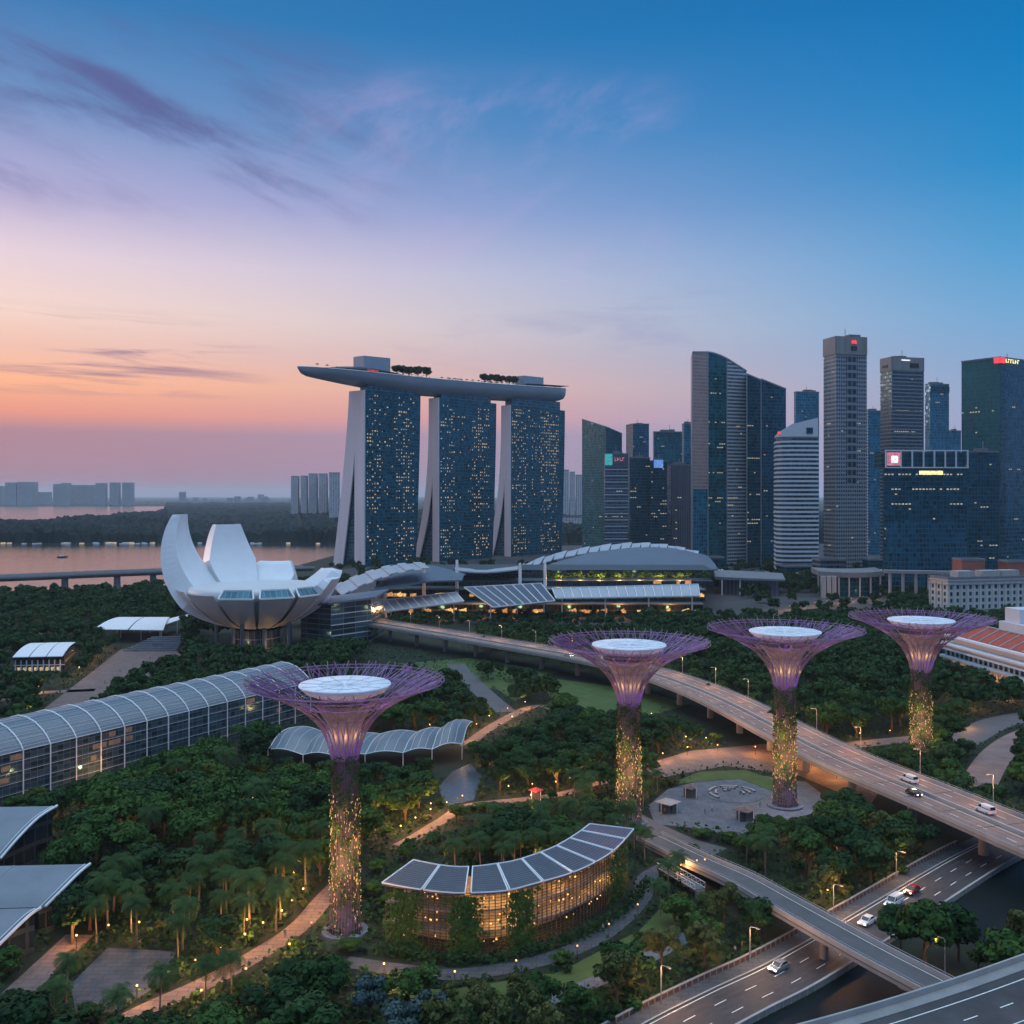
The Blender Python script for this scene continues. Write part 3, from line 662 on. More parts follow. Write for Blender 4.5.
for s0, s1, w1, Wt, Wb, lw, pw in TW:
    zs = np.linspace(0, hh, 21); bow = lambda z: 8.*(1-z/hh)**1.5
    sl = lambda z: s0+3.0*(1-z/hh)**2*0
    # front slab
    mb = MB(); rows = [[hp(s0, 0, z) for z in zs], [hp(s1-bow(z), 0, z) for z in zs], [hp(s1-bow(z), w1, z) for z in zs], [hp(s0, w1, z) for z in zs]]
    mb.grid([rows[0], rows[1]][::-1]); mb.grid([rows[1], rows[2]][::-1]); mb.grid([rows[2], rows[3]][::-1])
    mb.quad(hp(s0, 0, hh), hp(s1, 0, hh), hp(s1, w1, hh), hp(s0, w1, hh))
    tw = mb.build('tower', 'hotel_glass', hotel)
    mb = MB(); mb.grid([[hp(s0-.3, w1, z) for z in zs], [hp(s0-.3, -.4, z) for z in zs]][::-1]); mb.grid([[hp(s0-.3, -.4, z) for z in zs], [hp(s0+1.5, -.4, z) for z in zs]][::-1]); mb.grid([[hp(s0-.3, w1, z) for z in zs], [hp(s0+2., w1, z) for z in zs]])
    mb.build('end_wall', 'leg_pale', tw)
    qf = lambda z: (1-z/hh)**pw
    wo = lambda z: Wt+(Wb-Wt)*qf(z); wi = lambda z: max(w1, wo(z)-lw)
    mb = MB(); e1 = lambda z: s1-bow(z)
    mb.grid([[hp(s0+1, wo(z), z) for z in zs], [hp(e1(z), wo(z), z) for z in zs]]); mb.grid([[hp(e1(z), wi(z), z) for z in zs], [hp(e1(z), wo(z), z) for z in zs]][::-1])
    mb.grid([[hp(s0+1, wi(z), z) for z in zs], [hp(e1(z), wi(z), z) for z in zs]][::-1]); mb.quad(hp(s0, w1, hh), hp(s1, w1, hh), hp(s1, Wt, hh), hp(s0, Wt, hh))
    mb.build('rear_slab', 'hotel_glass', tw)
    mb = MB(); mb.grid([[hp(s0-.3, wo(z), z) for z in zs], [hp(s0-.3, wi(z), z) for z in zs]][::-1]); mb.grid([[hp(s0-.3, wi(z), z) for z in zs], [hp(s0+1.5, wi(z), z) for z in zs]][::-1]); mb.grid([[hp(s0-.3, wo(z), z) for z in zs], [hp(s0+1.5, wo(z), z) for z in zs]])
    mb.build('leaning_leg', 'leg_pale', tw)
    mb = MB(); mb.grid([[hp(s0+4, wi(z)+.3, z) for z in zs], [hp(s0+4, w1-.3, z) for z in zs]][::-1]); mb.build('atrium_glazing', 'atrium_glass', tw)
    # glass neck below the deck
    MB().prism([hp(s0+6, 1.2, 0)[:2], hp(s1-10, 1.2, 0)[:2], hp(s1-10, 14, 0)[:2], hp(s0+6, 14, 0)[:2]], hh, hh+12).build('neck', 'atrium_glass', tw)
    nb_ = int((s1-s0-10)/3.9)
    rg = np.random.default_rng(int(s0)+5)
    for iz in range(1, 49):
        for ib in range(1, nb_):
            q = ib/nb_; side = q < .32 or q > .60
            base_p = .44 if side else .07
            if s0 > 250 and iz > 30: base_p += .16
            if iz in (11, 12, 13, 14): base_p *= .25
            if iz > 47: base_p *= .4
            if (iz*7+int(q*4)*13) % 5 == 0: base_p *= .35
            if rg.random() < base_p:
                s = (math.floor(0)+ib)*3.9; lit.append((s0+s, iz*4.2, s1))
mbr = MB(); n = 0; random.shuffle(lit)
lit.sort(key=lambda q: q[0])          # nearest tower first
for i, (s, z, s1) in enumerate(lit):
    m_ = MB() if n < 100 else mbr
    w = random.choice((1.0, 1.5, 1.5, 2.4)); h_ = random.choice((1.0, 1.4, 1.7)); m_.quad(hp(s+.6, -.18, z+1.2), hp(s+.6+w, -.18, z+1.2), hp(s+.6+w, -.18, z+1.2+h_), hp(s+.6, -.18, z+1.2+h_))
    if n < 100: m_.build('lit_window', 'window_warm', hotel)
    n += 1
tag(mbr.build('lit_windows', 'window_warm', hotel), kind='stuff')
# boat-shaped roof deck
S0, S1 = -86., 398.
def deck_z(s): q = (s-S0)/(S1-S0); return 229+12.5*q-3.*math.sin(math.pi*q)
def deck_hw(s):
    a = min(1, (s-S0)/95.); b = min(1, (S1-s)/34.); return 19.5*(math.sin(a*math.pi/2)**.6)*(max(b, 0)**.42 if b < 1 else 1)
def deck_th(s):
    a = min(1, (s-S0)/150.); b = min(1, (S1-s)/40.); return min(1, (s-S0+.2)/9.)**.5*(8.+12.5*(a**.85))*(1 if b >= 1 else .55+.45*b**.5)
ss = [S0+.3]+list(np.linspace(S0+6, S1-4, 66))+[S1-1.5, S1-.2]; rows = []; top = []
for s in ss:
    z = deck_z(s); hw = max(deck_hw(s), .4); th = deck_th(s); r = []
    for k in range(15):
        a = math.pi*k/14; r.append(hp(s, 13-hw*math.cos(a), z-th*math.sin(a)**.8))
    rows.append(r); top.append([hp(s, 13-hw, z), hp(s, 13+hw, z)])
sp = MB().grid(rows).build('roof_deck', 'hull', hotel, smooth=True)
MB().grid([[ (p[0], p[1], p[2]-.3) for p in r] for r in top]).build('deck_floor', 'paving_dark', sp)
mb = MB()
for k in (0, 1): mb.tube([(r[k][0], r[k][1], r[k][2]+.5) for r in top], .55, 5)
mb.build('parapet', 'white_metal', sp)
def pavilion(s, w, L, Wd, h_, m='hull'):
    z = deck_z(s); MB().prism([hp(s, w-Wd/2, 0)[:2], hp(s+L, w-Wd/2, 0)[:2], hp(s+L*1.02, w+Wd/2, 0)[:2], hp(s-L*.02, w+Wd/2, 0)[:2]], z-1, [z+h_*.94, z+h_, z+h_, z+h_*.94]).build('rooftop_block', m, sp)
pavilion(4, 14, 42, 18, 22.); pavilion(296, 12, 44, 16, 17.)
mb = MB(); zz = deck_z(-20)
rows = []
for s in np.linspace(-52, 78, 16):
    q = (s+52)/130; h_ = 1.5+6.0*math.sin(math.pi*min(1, q*1.0))**.8; rows.append([hp(s, 2-11*math.sin(math.pi*q)**.5*.6, deck_z(s)+h_*.5), hp(s, 8, deck_z(s)+h_), hp(s, 24, deck_z(s)+h_*.8)])
mb.shell(rows, .6); mb.build('restaurant_roof', 'dark_metal', sp)
mb = MB(); mb.shell([[hp(s, w, deck_z(s)+4.6) for w in (-2, 16)] for s in np.linspace(300, 392, 8)], .5); mb.build('terrace_roof', 'dark_metal', sp)
mb = MB(); mb.quad(hp(2, -3.2, deck_z(0)+2.6), hp(20, -3.2, deck_z(0)+2.6), hp(20, -3.2, deck_z(0)+4.), hp(2, -3.2, deck_z(0)+4.)); mb.build('red_lit_front', 'sign_red', sp)
rh_ = np.random.default_rng(6); hq = []
for s in np.arange(-40, 380, 1.1):
    for _ in range(3): hq.append(hp(s, 2+rh_.normal()*1.2 if _ else 16+rh_.normal()*4, deck_z(s)+rh_.uniform(.2, 2.6)*(1.6 if math.sin(s*.09) > .3 else .7)))
hq = np.array(hq); tag(link('roof_hedge', quadmesh('roof_hedge', leafquads(hq, rh_.normal(size=hq.shape)+np.array((.3, -.3, .6)), 1.5, rh_), LEAF['leaf_dark'])), 'dark hedge running along the whole roof deck of the hotel', 'hedge')
proto = None
k = 0
for s in list(np.arange(128, 296, 11.5))+list(np.arange(-70, -42, 14)):
    z = deck_z(s); q = hp(s, -1.5, z)
    if proto is None:
        proto = thing('parasol', 'small parasol on the roof deck edge between the two clumps of roof trees', 'parasol', q, 'parasols on the roof deck')
        MB().tube([(0, 0, -.2), (0, 0, 4.2)], .12, 5).build('pole', 'grey_metal', proto, local=True)
        MB().lathe([(2.6, 3.2), (.05, 4.5)], 8).build('canopy', 'dark_metal', proto, local=True)
    else: dup(proto, q, label=None if s > 0 else 'small parasol at the pointed left end of the roof deck')
# ------------------------------------------------------------------ towers of the business district
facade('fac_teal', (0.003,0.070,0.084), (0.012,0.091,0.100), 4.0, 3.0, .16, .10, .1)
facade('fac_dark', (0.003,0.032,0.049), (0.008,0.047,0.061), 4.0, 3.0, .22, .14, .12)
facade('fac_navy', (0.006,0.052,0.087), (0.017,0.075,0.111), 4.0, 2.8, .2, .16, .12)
facade('fac_blue', (0.011,0.095,0.156), (0.035,0.135,0.200), 4.2, 3.4, .2, .18, .12)
facade('fac_pink_reflection', (.30,.20,.19), (.44,.29,.265), 4.0, 2.0, .34, .0, .3, var=.14, tint=(1., .8, .75))  # pink sunset reflection put into the pane and frame colour
facade('fac_strip', (.05,.08,.105), (.46,.45,.46), 4.2, 3.2, .45, .10, .2, var=.5)
facade('fac_band', (.03,.045,.06), (.13,.14,.17), 4.2, 3., .40, .06, .2)
facade('fac_concrete', (.02,.035,.055), (.27,.25,.255), 4.3, 2.7, .46, .38, .25, var=.8)
facade('fac_concrete_strip', (.008,.014,.022), (.24,.22,.225), 8.6, 5.2, .32, .16, .2, var=.5)
facade('fac_grey', (.015,.035,.055), (.25,.24,.245), 4.4, 3.0, .44, .05, .2, var=.6)
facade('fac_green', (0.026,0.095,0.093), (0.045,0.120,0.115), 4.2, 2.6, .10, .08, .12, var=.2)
facade('fac_stripes', (.045,.06,.075), (.05,.06,.07), 4.2, 2.6, .1, .12, .2)
facade('fac_purple', (.062,.062,.085), (.13,.115,.135), 60, 3.2, .01, .35, .3, var=.2)
facade('fac_condo', (.16,.15,.18), (.56,.52,.53), 3.4, 7., .42, .3, .4, var=.6, tint=(1., .95, .95))
facade('fac_condo_grey', (.14,.14,.17), (.30,.29,.32), 3.6, 9., .4, .3, .5, var=.5, tint=(1., .95, .95))
mat('white_band', (.56,.56,.60), .6, var=.06, scale=.05)
mat('roof_grey', (.16,.165,.18), .8, var=.2)
mat('tile_red', (.34,.065,.045), .8, var=.25, scale=.3)
mat('cream', (.56,.51,.47), .8, var=.08, scale=.1)
def K(u): return (u-512)/F
def two_face(u0, um, u1, d, t):
    """plan of a block whose near corner stands at (um, d); right face turned t degrees away"""
    t = rad(t); cx = K(um)*d; c, s = math.cos(t), math.sin(t)
    l = (K(u1)*d-cx)/(c-K(u1)*s); mm = (cx-K(u0)*d)/(s+K(u0)*c) if um-u0 > .5 else l*.8
    C = Vector((cx, d)); Rv = Vector((c, s))*l; Lv = Vector((-s, c))*mm
    return [tuple(q) for q in (C, C+Rv, C+Rv+Lv, C+Lv)]
def facepoly(poly, i): a, b = Vector(poly[i]), Vector(poly[(i+1) % len(poly)]); return a, b, (b-a).normalized(), Vector(((b-a).normalized().y, -(b-a).normalized().x))
def lit_windows(t, poly, zmax, n, seed, faces=(0,), rows=None, fl=4.2, bay=3., ww=1.9, wh=1.15, m='window_office', z0=12.):
    rg = random.Random(seed); seen = set(); k = 0
    for _try in range(n*12):
        if k >= n: break
        i = rg.choice(faces); a, b, tv, nv = facepoly(poly, i); L = (b-a).length
        iz = rg.choice(rows) if rows and rg.random() < .75 else rg.randrange(int(z0/fl), max(int(z0/fl)+1, int((zmax-6)/fl))); ib = rg.randrange(max(1, int(L/bay)-1))
        run = rg.choice((1, 1, 2, 3))
        for j in range(run):
            if (i, iz, ib+j) in seen or (ib+j+1)*bay > L: continue
            seen.add((i, iz, ib+j)); p = a+tv*((ib+j)*bay+.4)+nv*.25; q = p+tv*ww; z = iz*fl+1.2
            MB().quad((p.x, p.y, z), (q.x, q.y, z), (q.x, q.y, z+wh), (p.x, p.y, z+wh)).build('lit_window', m, t); k += 1
def tower(name, label, poly, ztop, m, mats=None, roofm='roof_grey', lit=0, faces=(0,), rows=None, bands=None, parapet=True, plant=True, cat='skyscraper', seed=1, group=None, litm='window_office'):
    """ztop: number, or one height per corner; mats: {face index: material} for faces unlike the rest"""
    n = len(poly); zt = list(ztop) if isinstance(ztop, (list, tuple)) else [ztop]*n; c = (sum(p[0] for p in poly)/n, sum(p[1] for p in poly)/n)
    t = thing(name, label, cat, (c[0], c[1], 0), group); by = {}
    for i in range(n):
        mm = (mats or {}).get(i, m); j = (i+1) % n; a, b = poly[i], poly[j]
        by.setdefault(mm, MB()).quad((a[0], a[1], 0), (b[0], b[1], 0), (b[0], b[1], zt[j]), (a[0], a[1], zt[i]))
    for mm, mb in by.items(): mb.build('facade', mm, t)
    MB().add([(p[0], p[1], z-.6) for p, z in zip(poly, zt)], [tuple(range(n))]).build('roof', roofm, t)
    if parapet:
        mb = MB()
        for i in range(n): j = (i+1) % n; mb.bar((*poly[i], zt[i]+.3), (*poly[j], zt[j]+.3), .9, 1.6)
        mb.build('parapet', roofm, t)
    if bands:
        bm_, fl, bh, pr, fcs = bands; mb = MB()
        for i in fcs:
            a, b, tv, nv = facepoly(poly, i); z = 10.
            while z < min(zt)-4:
                ctr = (a+b)/2+nv*(pr/2); mb.box(ctr.x, ctr.y, z, (b-a).length+pr, pr, bh, math.atan2(tv.y, tv.x)); z += fl
        mb.build('floor_band', bm_, t)
    if plant and not isinstance(ztop, (list, tuple)):
        a, b, tv, nv = facepoly(poly, 0); L = (b-a).length; ang = math.atan2(tv.y, tv.x); mb = MB(); rg = random.Random(seed)
        for _ in range(3): mb.box(c[0]+rg.uniform(-.2, .2)*L, c[1]+rg.uniform(-.1, .1)*L, zt[0]+1.6, L*rg.uniform(.15, .4), L*.2, rg.uniform(3, 5.5), ang)
        mb.build('roof_plant', roofm, t)
        q = MB().tube([(c[0], c[1], zt[0]), (c[0], c[1], zt[0]+rg.uniform(7, 13))], .35, 4).build('antenna', 'grey_metal', t)
    if lit: lit_windows(t, poly, min(zt), int(lit*1.7), seed, faces, rows, m=litm)
    return t
def ZT(v, d): return H+(HV-v)*d/F
def signbox(t, poly, i, s0, s1, z0, z1, m, pr=.9, name='sign', parent=None):
    a, b, tv, nv = facepoly(poly, i); L = (b-a).length; p, q = a+tv*(L*s0)+nv*pr*.5, a+tv*(L*s1)+nv*pr*.5; ce = (p+q)/2
    return MB().box(ce.x, ce.y, (z0+z1)/2, (q-p).length, pr, z1-z0, math.atan2(tv.y, tv.x)).build(name, m, t)
def marks(t, poly, i, s0, s1, z0, z1, m, n, seed, pr=1.2):
    """illegible bright strokes of a far sign, as the photograph shows them"""
    a, b, tv, nv = facepoly(poly, i); L = (b-a).length; mb = MB(); rg = random.Random(seed); ang = math.atan2(tv.y, tv.x); w = (s1-s0)*L/n
    for k in range(n):
        s = s0*L+(k+.5)*w; c = a+tv*s+nv*pr; h_ = (z1-z0)
        mb.box(c.x-tv.x*w*.25, c.y-tv.y*w*.25, (z0+z1)/2, w*.22, .3, h_, ang); mb.box(c.x+tv.x*w*.1, c.y+tv.y*w*.1, z0+h_*rg.choice((.12, .5, .88)), w*.5, .3, h_*.2, ang)
    mb.build('sign_strokes', m, t)
# back row first
d = 1750; p = two_face(626, 633, 649, d, 12); tower('skyscraper', 'slim slate blue tower with a flat top just right of the slanted teal tower', p, ZT(424, d), 'fac_navy', lit=8, faces=(0,), seed=2)
d = 1650; p = two_face(653, 654, 686, d, 4); tower('skyscraper', 'broad dark teal tower with flat top behind the one with the blue sign', p, ZT(432, d), 'fac_teal', {1: 'fac_strip'}, lit=10, seed=3)
d = 1500; p = two_face(682, 684, 694, d, 8); tower('skyscraper', 'thin pale blue tower squeezed against the tallest curved tower', p, ZT(424, d), 'fac_blue', seed=4)
d = 1560; p = two_face(794, 796, 819, d, 8); tower('skyscraper', 'small blue tower peeping over the white banded tower', p, ZT(392, d), 'fac_blue', lit=6, seed=5)
d = 1500; p = two_face(925, 930, 949, d, 16); t = tower('skyscraper', 'deep blue tower with a dark crown between the grey tower and the dark green one', p, ZT(384, d), 'fac_blue', lit=8, seed=6)
signbox(t, p, 0, 0, 1, ZT(392, d), ZT(386, d), 'fac_dark', 1.2, 'crown_band')
d = 1650; p = two_face(948, 949, 961, d, 6); tower('skyscraper', 'low blue tower in the gap left of the dark green tower', p, ZT(431, d), 'fac_blue', seed=7)
d = 1420; p = two_face(864, 868, 882, d, 10); tower('skyscraper', 'narrow blue tower behind the gap right of the tall brown concrete tower', p, ZT(411, d), 'fac_blue', {3: 'fac_strip'}, lit=6, seed=8)
# slanted teal tower at left of the cluster
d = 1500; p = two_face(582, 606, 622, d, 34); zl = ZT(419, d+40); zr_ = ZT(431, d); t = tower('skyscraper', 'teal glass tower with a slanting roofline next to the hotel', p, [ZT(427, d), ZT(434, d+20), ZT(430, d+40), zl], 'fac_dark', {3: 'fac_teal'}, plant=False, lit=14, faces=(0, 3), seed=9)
# front low row
d = 1330; p = two_face(604, 605, 628, d, 3); z = ZT(454, d); t = tower('office_tower', 'grey striped office tower with a teal panel and red sign at its top', p, z, 'fac_band', lit=6, rows=(13, 14), seed=10, cat='office tower', bands=('white_band', 8.4, .9, .5, (0,)))
signbox(t, p, 0, 0, .32, z-15, z, 'sign_teal', 1.); signbox(t, p, 0, .32, 1, z-16, z, 'fac_purple', .8, 'sign_panel'); marks(t, p, 0, .40, .85, z-9.5, z-4.5, 'sign_pink', 4, 4)
d = 1345; p = two_face(629, 630, 650, d, 2); tower('office_tower', 'black glass office tower right of the grey striped one', p, ZT(458, d), 'fac_dark', lit=8, seed=11, cat='office tower')
d = 1320; p = two_face(650, 651, 667, d, 2); z = ZT(461, d); t = tower('office_tower', 'dark office tower with a lit blue sign at its top corner', p, z, 'fac_dark', lit=14, seed=12, cat='office tower')
signbox(t, p, 0, .18, .75, z-9, z+1.5, 'sign_blue', 1.2)
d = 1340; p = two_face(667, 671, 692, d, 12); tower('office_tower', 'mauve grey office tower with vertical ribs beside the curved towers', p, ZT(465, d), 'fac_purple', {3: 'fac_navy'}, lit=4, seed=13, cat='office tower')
# the two tall curved-top towers
d = 1150
def strip_tower(label, us, tops, ms, d0, t, curve=True, **kw):
    root = None; xs = []
    for i, u in enumerate(us):
        q = t*(i/(len(us)-1)); dd = d0+q; xs.append((K(u)*dd, dd))
    t_ = thing('skyscraper', label, 'skyscraper', (xs[1][0], xs[1][1], 0)); backs = [(x+6, y+45) for x, y in xs]
    for i in range(len(us)-1):
        n = 8; rows = []
        tp = [tops[i][0]+(tops[i][1]-tops[i][0])*k/n for k in range(n+1)]
        if len(tops[i]) > 2: tp = [tops[i][0]+(tops[i][1]-tops[i][0])*(k/n)**tops[i][2] for k in range(n+1)]
        lo, hi = [], []
        for k in range(n+1):
            x = xs[i][0]+(xs[i+1][0]-xs[i][0])*k/n; y = xs[i][1]+(xs[i+1][1]-xs[i][1])*k/n; lo.append((x, y, 0)); hi.append((x, y, ZT(tp[k], y)))
        if ms[i] == 'fac_pink_reflection':
            md = [(x, y, 92.) for x, y, z in lo]; MB().grid([lo, md]).build('facade', 'fac_blue', t_); MB().grid([md, hi]).build('facade', ms[i], t_)  # painted pink reflection on the upper part only, blue glass below
        else: MB().grid([lo, hi]).build('facade', ms[i], t_)
        MB().grid([hi, [(x+6, y+45, z) for x, y, z in hi]]).build('roof', 'fac_teal', t_)
        mb = MB()
        for a_, b_ in zip(hi, hi[1:]): mb.bar(a_, b_, 1.2, 1.6)
        mb.build('roof_edge', 'grey_metal', t_)
        MB().bar(lo[0], hi[0], 1., 1.).build('corner_mullion', 'grey_metal', t_)
    hi0 = ZT(tops[0][0], xs[0][1]); hi1 = ZT(tops[-1][1], xs[-1][1])
    MB().quad((*backs[0], 0), (*xs[0], 0), (*xs[0], hi0), (*backs[0], hi0)).build('facade', ms[0], t_)
    MB().quad((*xs[-1], 0), (*backs[-1], 0), (*backs[-1], hi1), (*xs[-1], hi1)).build('facade', ms[-1], t_)
    MB().quad((*backs[-1], 0), (*backs[0], 0), (*backs[0], hi0), (*backs[-1], hi1)).build('facade', ms[-1], t_)
    return t_, xs
t, xs = strip_tower('tall glass tower with a curved sloping top, its left strip pinkish', (692.5, 708, 727, 746.5), ((352, 352), (352, 358.5, 1.5), (358.5, 371)), ('fac_pink_reflection', 'fac_teal', 'fac_strip'), 1150, 30)
lit_windows(t, [xs[1], xs[2]], 250, 34, 21, (0,), (18, 19, 26, 33, 34, 40, 48))
lit_windows(t, [xs[2], xs[3]], 200, 14, 22, (0,))
t, xs = strip_tower('dark glass tower with a lower sloping top joined to the right of the curved one', (746.8, 761, 786), ((374, 380), (379, 389)), ('fac_dark', 'fac_navy'), 1160, 12)
lit_windows(t, [xs[0], xs[1]], 215, 26, 23, (0,), (12, 13, 20, 30)); lit_windows(t, [xs[1], xs[2]], 210, 10, 24, (0,))
# white banded tower with rounded left side
d = 1010; pts = [(K(774.5)*(d+40), d+40), (K(776)*(d+14), d+14), (K(782)*(d+4), d+4), (K(792)*d, d), (K(818)*(d+3), d+3), (K(818)*(d+3)+4, d+42)]
zb_ = ZT(437.5, d); t = tower('office_tower', 'white banded office tower with a slanting grey attic', pts, zb_, 'fac_stripes', bands=('white_band', 4.45, 2.0, .8, (0, 1, 2, 3, 4)), seed=14, plant=False, cat='office tower')
MB().prism(pts, zb_-2, [ZT(434, d), ZT(434, d), ZT(430, d), ZT(424, d), ZT(417.5, d), ZT(417.5, d)]).build('attic', 'white_band', t)
signbox(t, pts, 3, .55, .8, ZT(433.5, d), ZT(427.5, d), 'fac_dark', .6, 'attic_window'); signbox(t, pts, 1, .4, .7, ZT(434, d), ZT(431, d), 'sign_red', .8)
# tall brown concrete tower
d = 1060; p = two_face(823.6, 836, 866.8, d, 14); z = ZT(337, d); t = tower('skyscraper', 'tallest tower, brown grey concrete grid with a red sign at the top', p, z, 'fac_concrete', {0: 'fac_concrete', 3: 'fac_concrete'}, lit=16, seed=15, faces=(0, 3))
a, b, tv, nv = facepoly(p, 0); L = (b-a).length
mb = MB(); q = [a+tv*L*.33+nv*.35, a+tv*L*.68+nv*.35]; mb.quad((q[0].x, q[0].y, 96), (q[1].x, q[1].y, 96), (q[1].x, q[1].y, ZT(356, d)), (q[0].x, q[0].y, ZT(356, d))); mb.build('window_strip', 'fac_concrete_strip', t)
signbox(t, p, 0, 0, 1, z-18, z+.5, 'concrete', .9, 'crown_wall'); signbox(t, p, 3, 0, 1, z-18, z+.5, 'concrete', .9, 'crown_wall'); signbox(t, p, 0, .49, .64, z-6.5, z-3., 'sign_red', 1.9); signbox(t, p, 0, .47, .66, z-13.5, z-9.2, 'dark', 1.5, 'louvre')
# grey banded tower
d = 1200; p = two_face(880.5, 892, 923.8, d, 16); z = ZT(357.5, d); t = tower('skyscraper', 'grey banded tower with a dark louvre near its top, behind the white framed block', p, z, 'fac_grey', lit=18, seed=16, faces=(0,), rows=(44, 38, 31, 30), bands=('concrete', 4.4, 1.3, .5, (0, 3)))
signbox(t, p, 0, 0, 1, z-15, z+.5, 'concrete', .9, 'crown_wall'); signbox(t, p, 3, 0, 1, z-15, z+.5, 'concrete', .9, 'crown_wall'); signbox(t, p, 0, .55, .82, z-11.5, z-6, 'dark', 1.5, 'louvre'); signbox(t, p, 3, .25, .7, z-11, z-8, 'dark', 1.5, 'louvre'); signbox(t, p, 0, .28, .55, z-3.4, z-1.9, 'sign_white', 1.4)
# dark green tower at the right edge with red and yellow sign
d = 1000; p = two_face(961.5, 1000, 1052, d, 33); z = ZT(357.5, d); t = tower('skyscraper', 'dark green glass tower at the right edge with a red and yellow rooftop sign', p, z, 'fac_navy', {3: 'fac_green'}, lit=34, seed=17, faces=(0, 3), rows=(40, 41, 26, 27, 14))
a, b, tv, nv = facepoly(p, 0); signbox(t, p, 0, 0, .1, z-200, z-5, 'fac_dark', .5, 'corner_strip')
signbox(t, p, 3, .86, 1.0, z-5.5, z+.4, 'sign_red', 1.4); signbox(t, p, 0, 0, .07, z-5.5, z+.4, 'sign_red', 1.4); marks(t, p, 0, .08, .34, z-4.6, z-.6, 'sign_yellow', 6, 3)
# shadowed block between
d = 985; p = two_face(967, 968, 999, d, 2); tower('office_tower', 'black glass block between the white framed block and the dark green tower', p, ZT(452, d), 'fac_dark', lit=8, seed=18, cat='office tower')
# glass block with a white framed crown and curved lower floors
d = 850; p = two_face(883, 884, 967.5, d, 3); z = ZT(467, d); t = tower('office_block', 'broad dark glass block with a white framed crown and a pink screen', p, z, 'fac_dark', lit=58, seed=19, cat='office block', rows=(21, 18, 14, 13, 24), faces=(0,), plant=False, parapet=False, litm='window_office')
a, b, tv, nv = facepoly(p, 0); L = (b-a).length; ang = math.atan2(tv.y, tv.x); z2 = ZT(450.5, d)
mb = MB(); cz = [(a+tv*L*s) for s in (.02, .2, .335, .47, .60, .73, .86, 1.0)]
for q in cz: mb.box(q.x+nv.x*.4, q.y+nv.y*.4, (z+z2)/2, 1.0, 1.0, z2-z, ang)
for zz in (z-.4, z2+.1): ce = (cz[0]+cz[-1])/2; mb.box(ce.x+nv.x*.4, ce.y+nv.y*.4, zz, (cz[-1]-cz[0]).length+1.2, 1.2, 1., ang)
mb.build('crown_frame', 'white_band', t); MB().prism([tuple(a-nv*3), tuple(b-nv*3), tuple(b-nv*20), tuple(a-nv*20)], z-1, z2-1.2).build('crown_core', 'fac_dark', t)
signbox(t, p, 0, .035, .19, z+1.2, z2-1.6, 'sign_pink', 1.); signbox(t, p, 0, .08, .16, z+3.5, z2-4.5, 'sign_white', 1.5, 'sign_picture')
signbox(t, p, 0, .42, .70, z-6.4, z-3.2, 'sign_yellow', .7, 'lit_band'); mb = MB()
for k, zz in enumerate(np.arange(8, 62, 4.6)):
    out_ = 3.+9.*max(0, 1-zz/62)**.7; q = [(a+tv*L*s+nv*(out_*math.sin(math.pi*s)**.5*1.0)) for s in np.linspace(0, 1, 13)]; q = [(v.x, v.y) for v in q]
    mb.shell([[(x, y, zz) for x, y in q], [(v.x, v.y, zz) for v in [a+tv*L*s for s in np.linspace(0, 1, 13)]]], .7)
    mb.grid([[(x-nv.x*.4, y-nv.y*.4, zz) for x, y in q], [(x-nv.x*.4, y-nv.y*.4, zz+4.6) for x, y in q]])
mb.build('curved_base', 'fac_navy', t)
# ------------------------------------------------------------------ low city buildings
p = [(K(931)*720, 720), (K(1030)*705, 705), (K(1040)*760, 760), (K(931)*770, 770)]
d = 716; p = two_face(930, 948, 1048, d, 14); z = 25.; t = tower('civic_hall', 'long cream classical building with rows of small windows at the right edge', p, z, 'cream', roofm='roof_grey', plant=False, cat='civic building'); 
for fi, n in ((0, 16), (3, 3)):
    a, b, tv, nv = facepoly(p, fi); L = (b-a).length; ang = math.atan2(tv.y, tv.x)
    for k in range(n):
        for r in range(4):
            c = a+tv*(L*(k+.5)/n)+nv*.1; MB().box(c.x, c.y, 4.6+r*4.7, 1.7, .5, 2.7, ang).build('window', 'fac_navy', t)
    mb = MB(); ce = (a+b)/2
    for zz in (z-1.6, z-4.2, 2.6): mb.box(ce.x+nv.x*.5, ce.y+nv.y*.5, zz, L+1., 1.2, .7, ang)
    mb.build('cornice', 'concrete_light', t)
    mb = MB()
    for k in range(n+1):
        c = a+tv*(L*k/n)+nv*.3; mb.box(c.x, c.y, z/2-.8, .9, .7, z-4.2, ang)
    mb.build('pilaster', 'cream', t)
a, b, tv, nv = facepoly(p, 0); ang = math.atan2(tv.y, tv.x); mb = MB()
for s in (.25, .5, .7): q = a+tv*(b-a).length*s-nv*12; mb.box(q.x, q.y, z+2.2, 14, 9, 4.6, ang)
mb.build('roof_house', 'concrete_light', t)
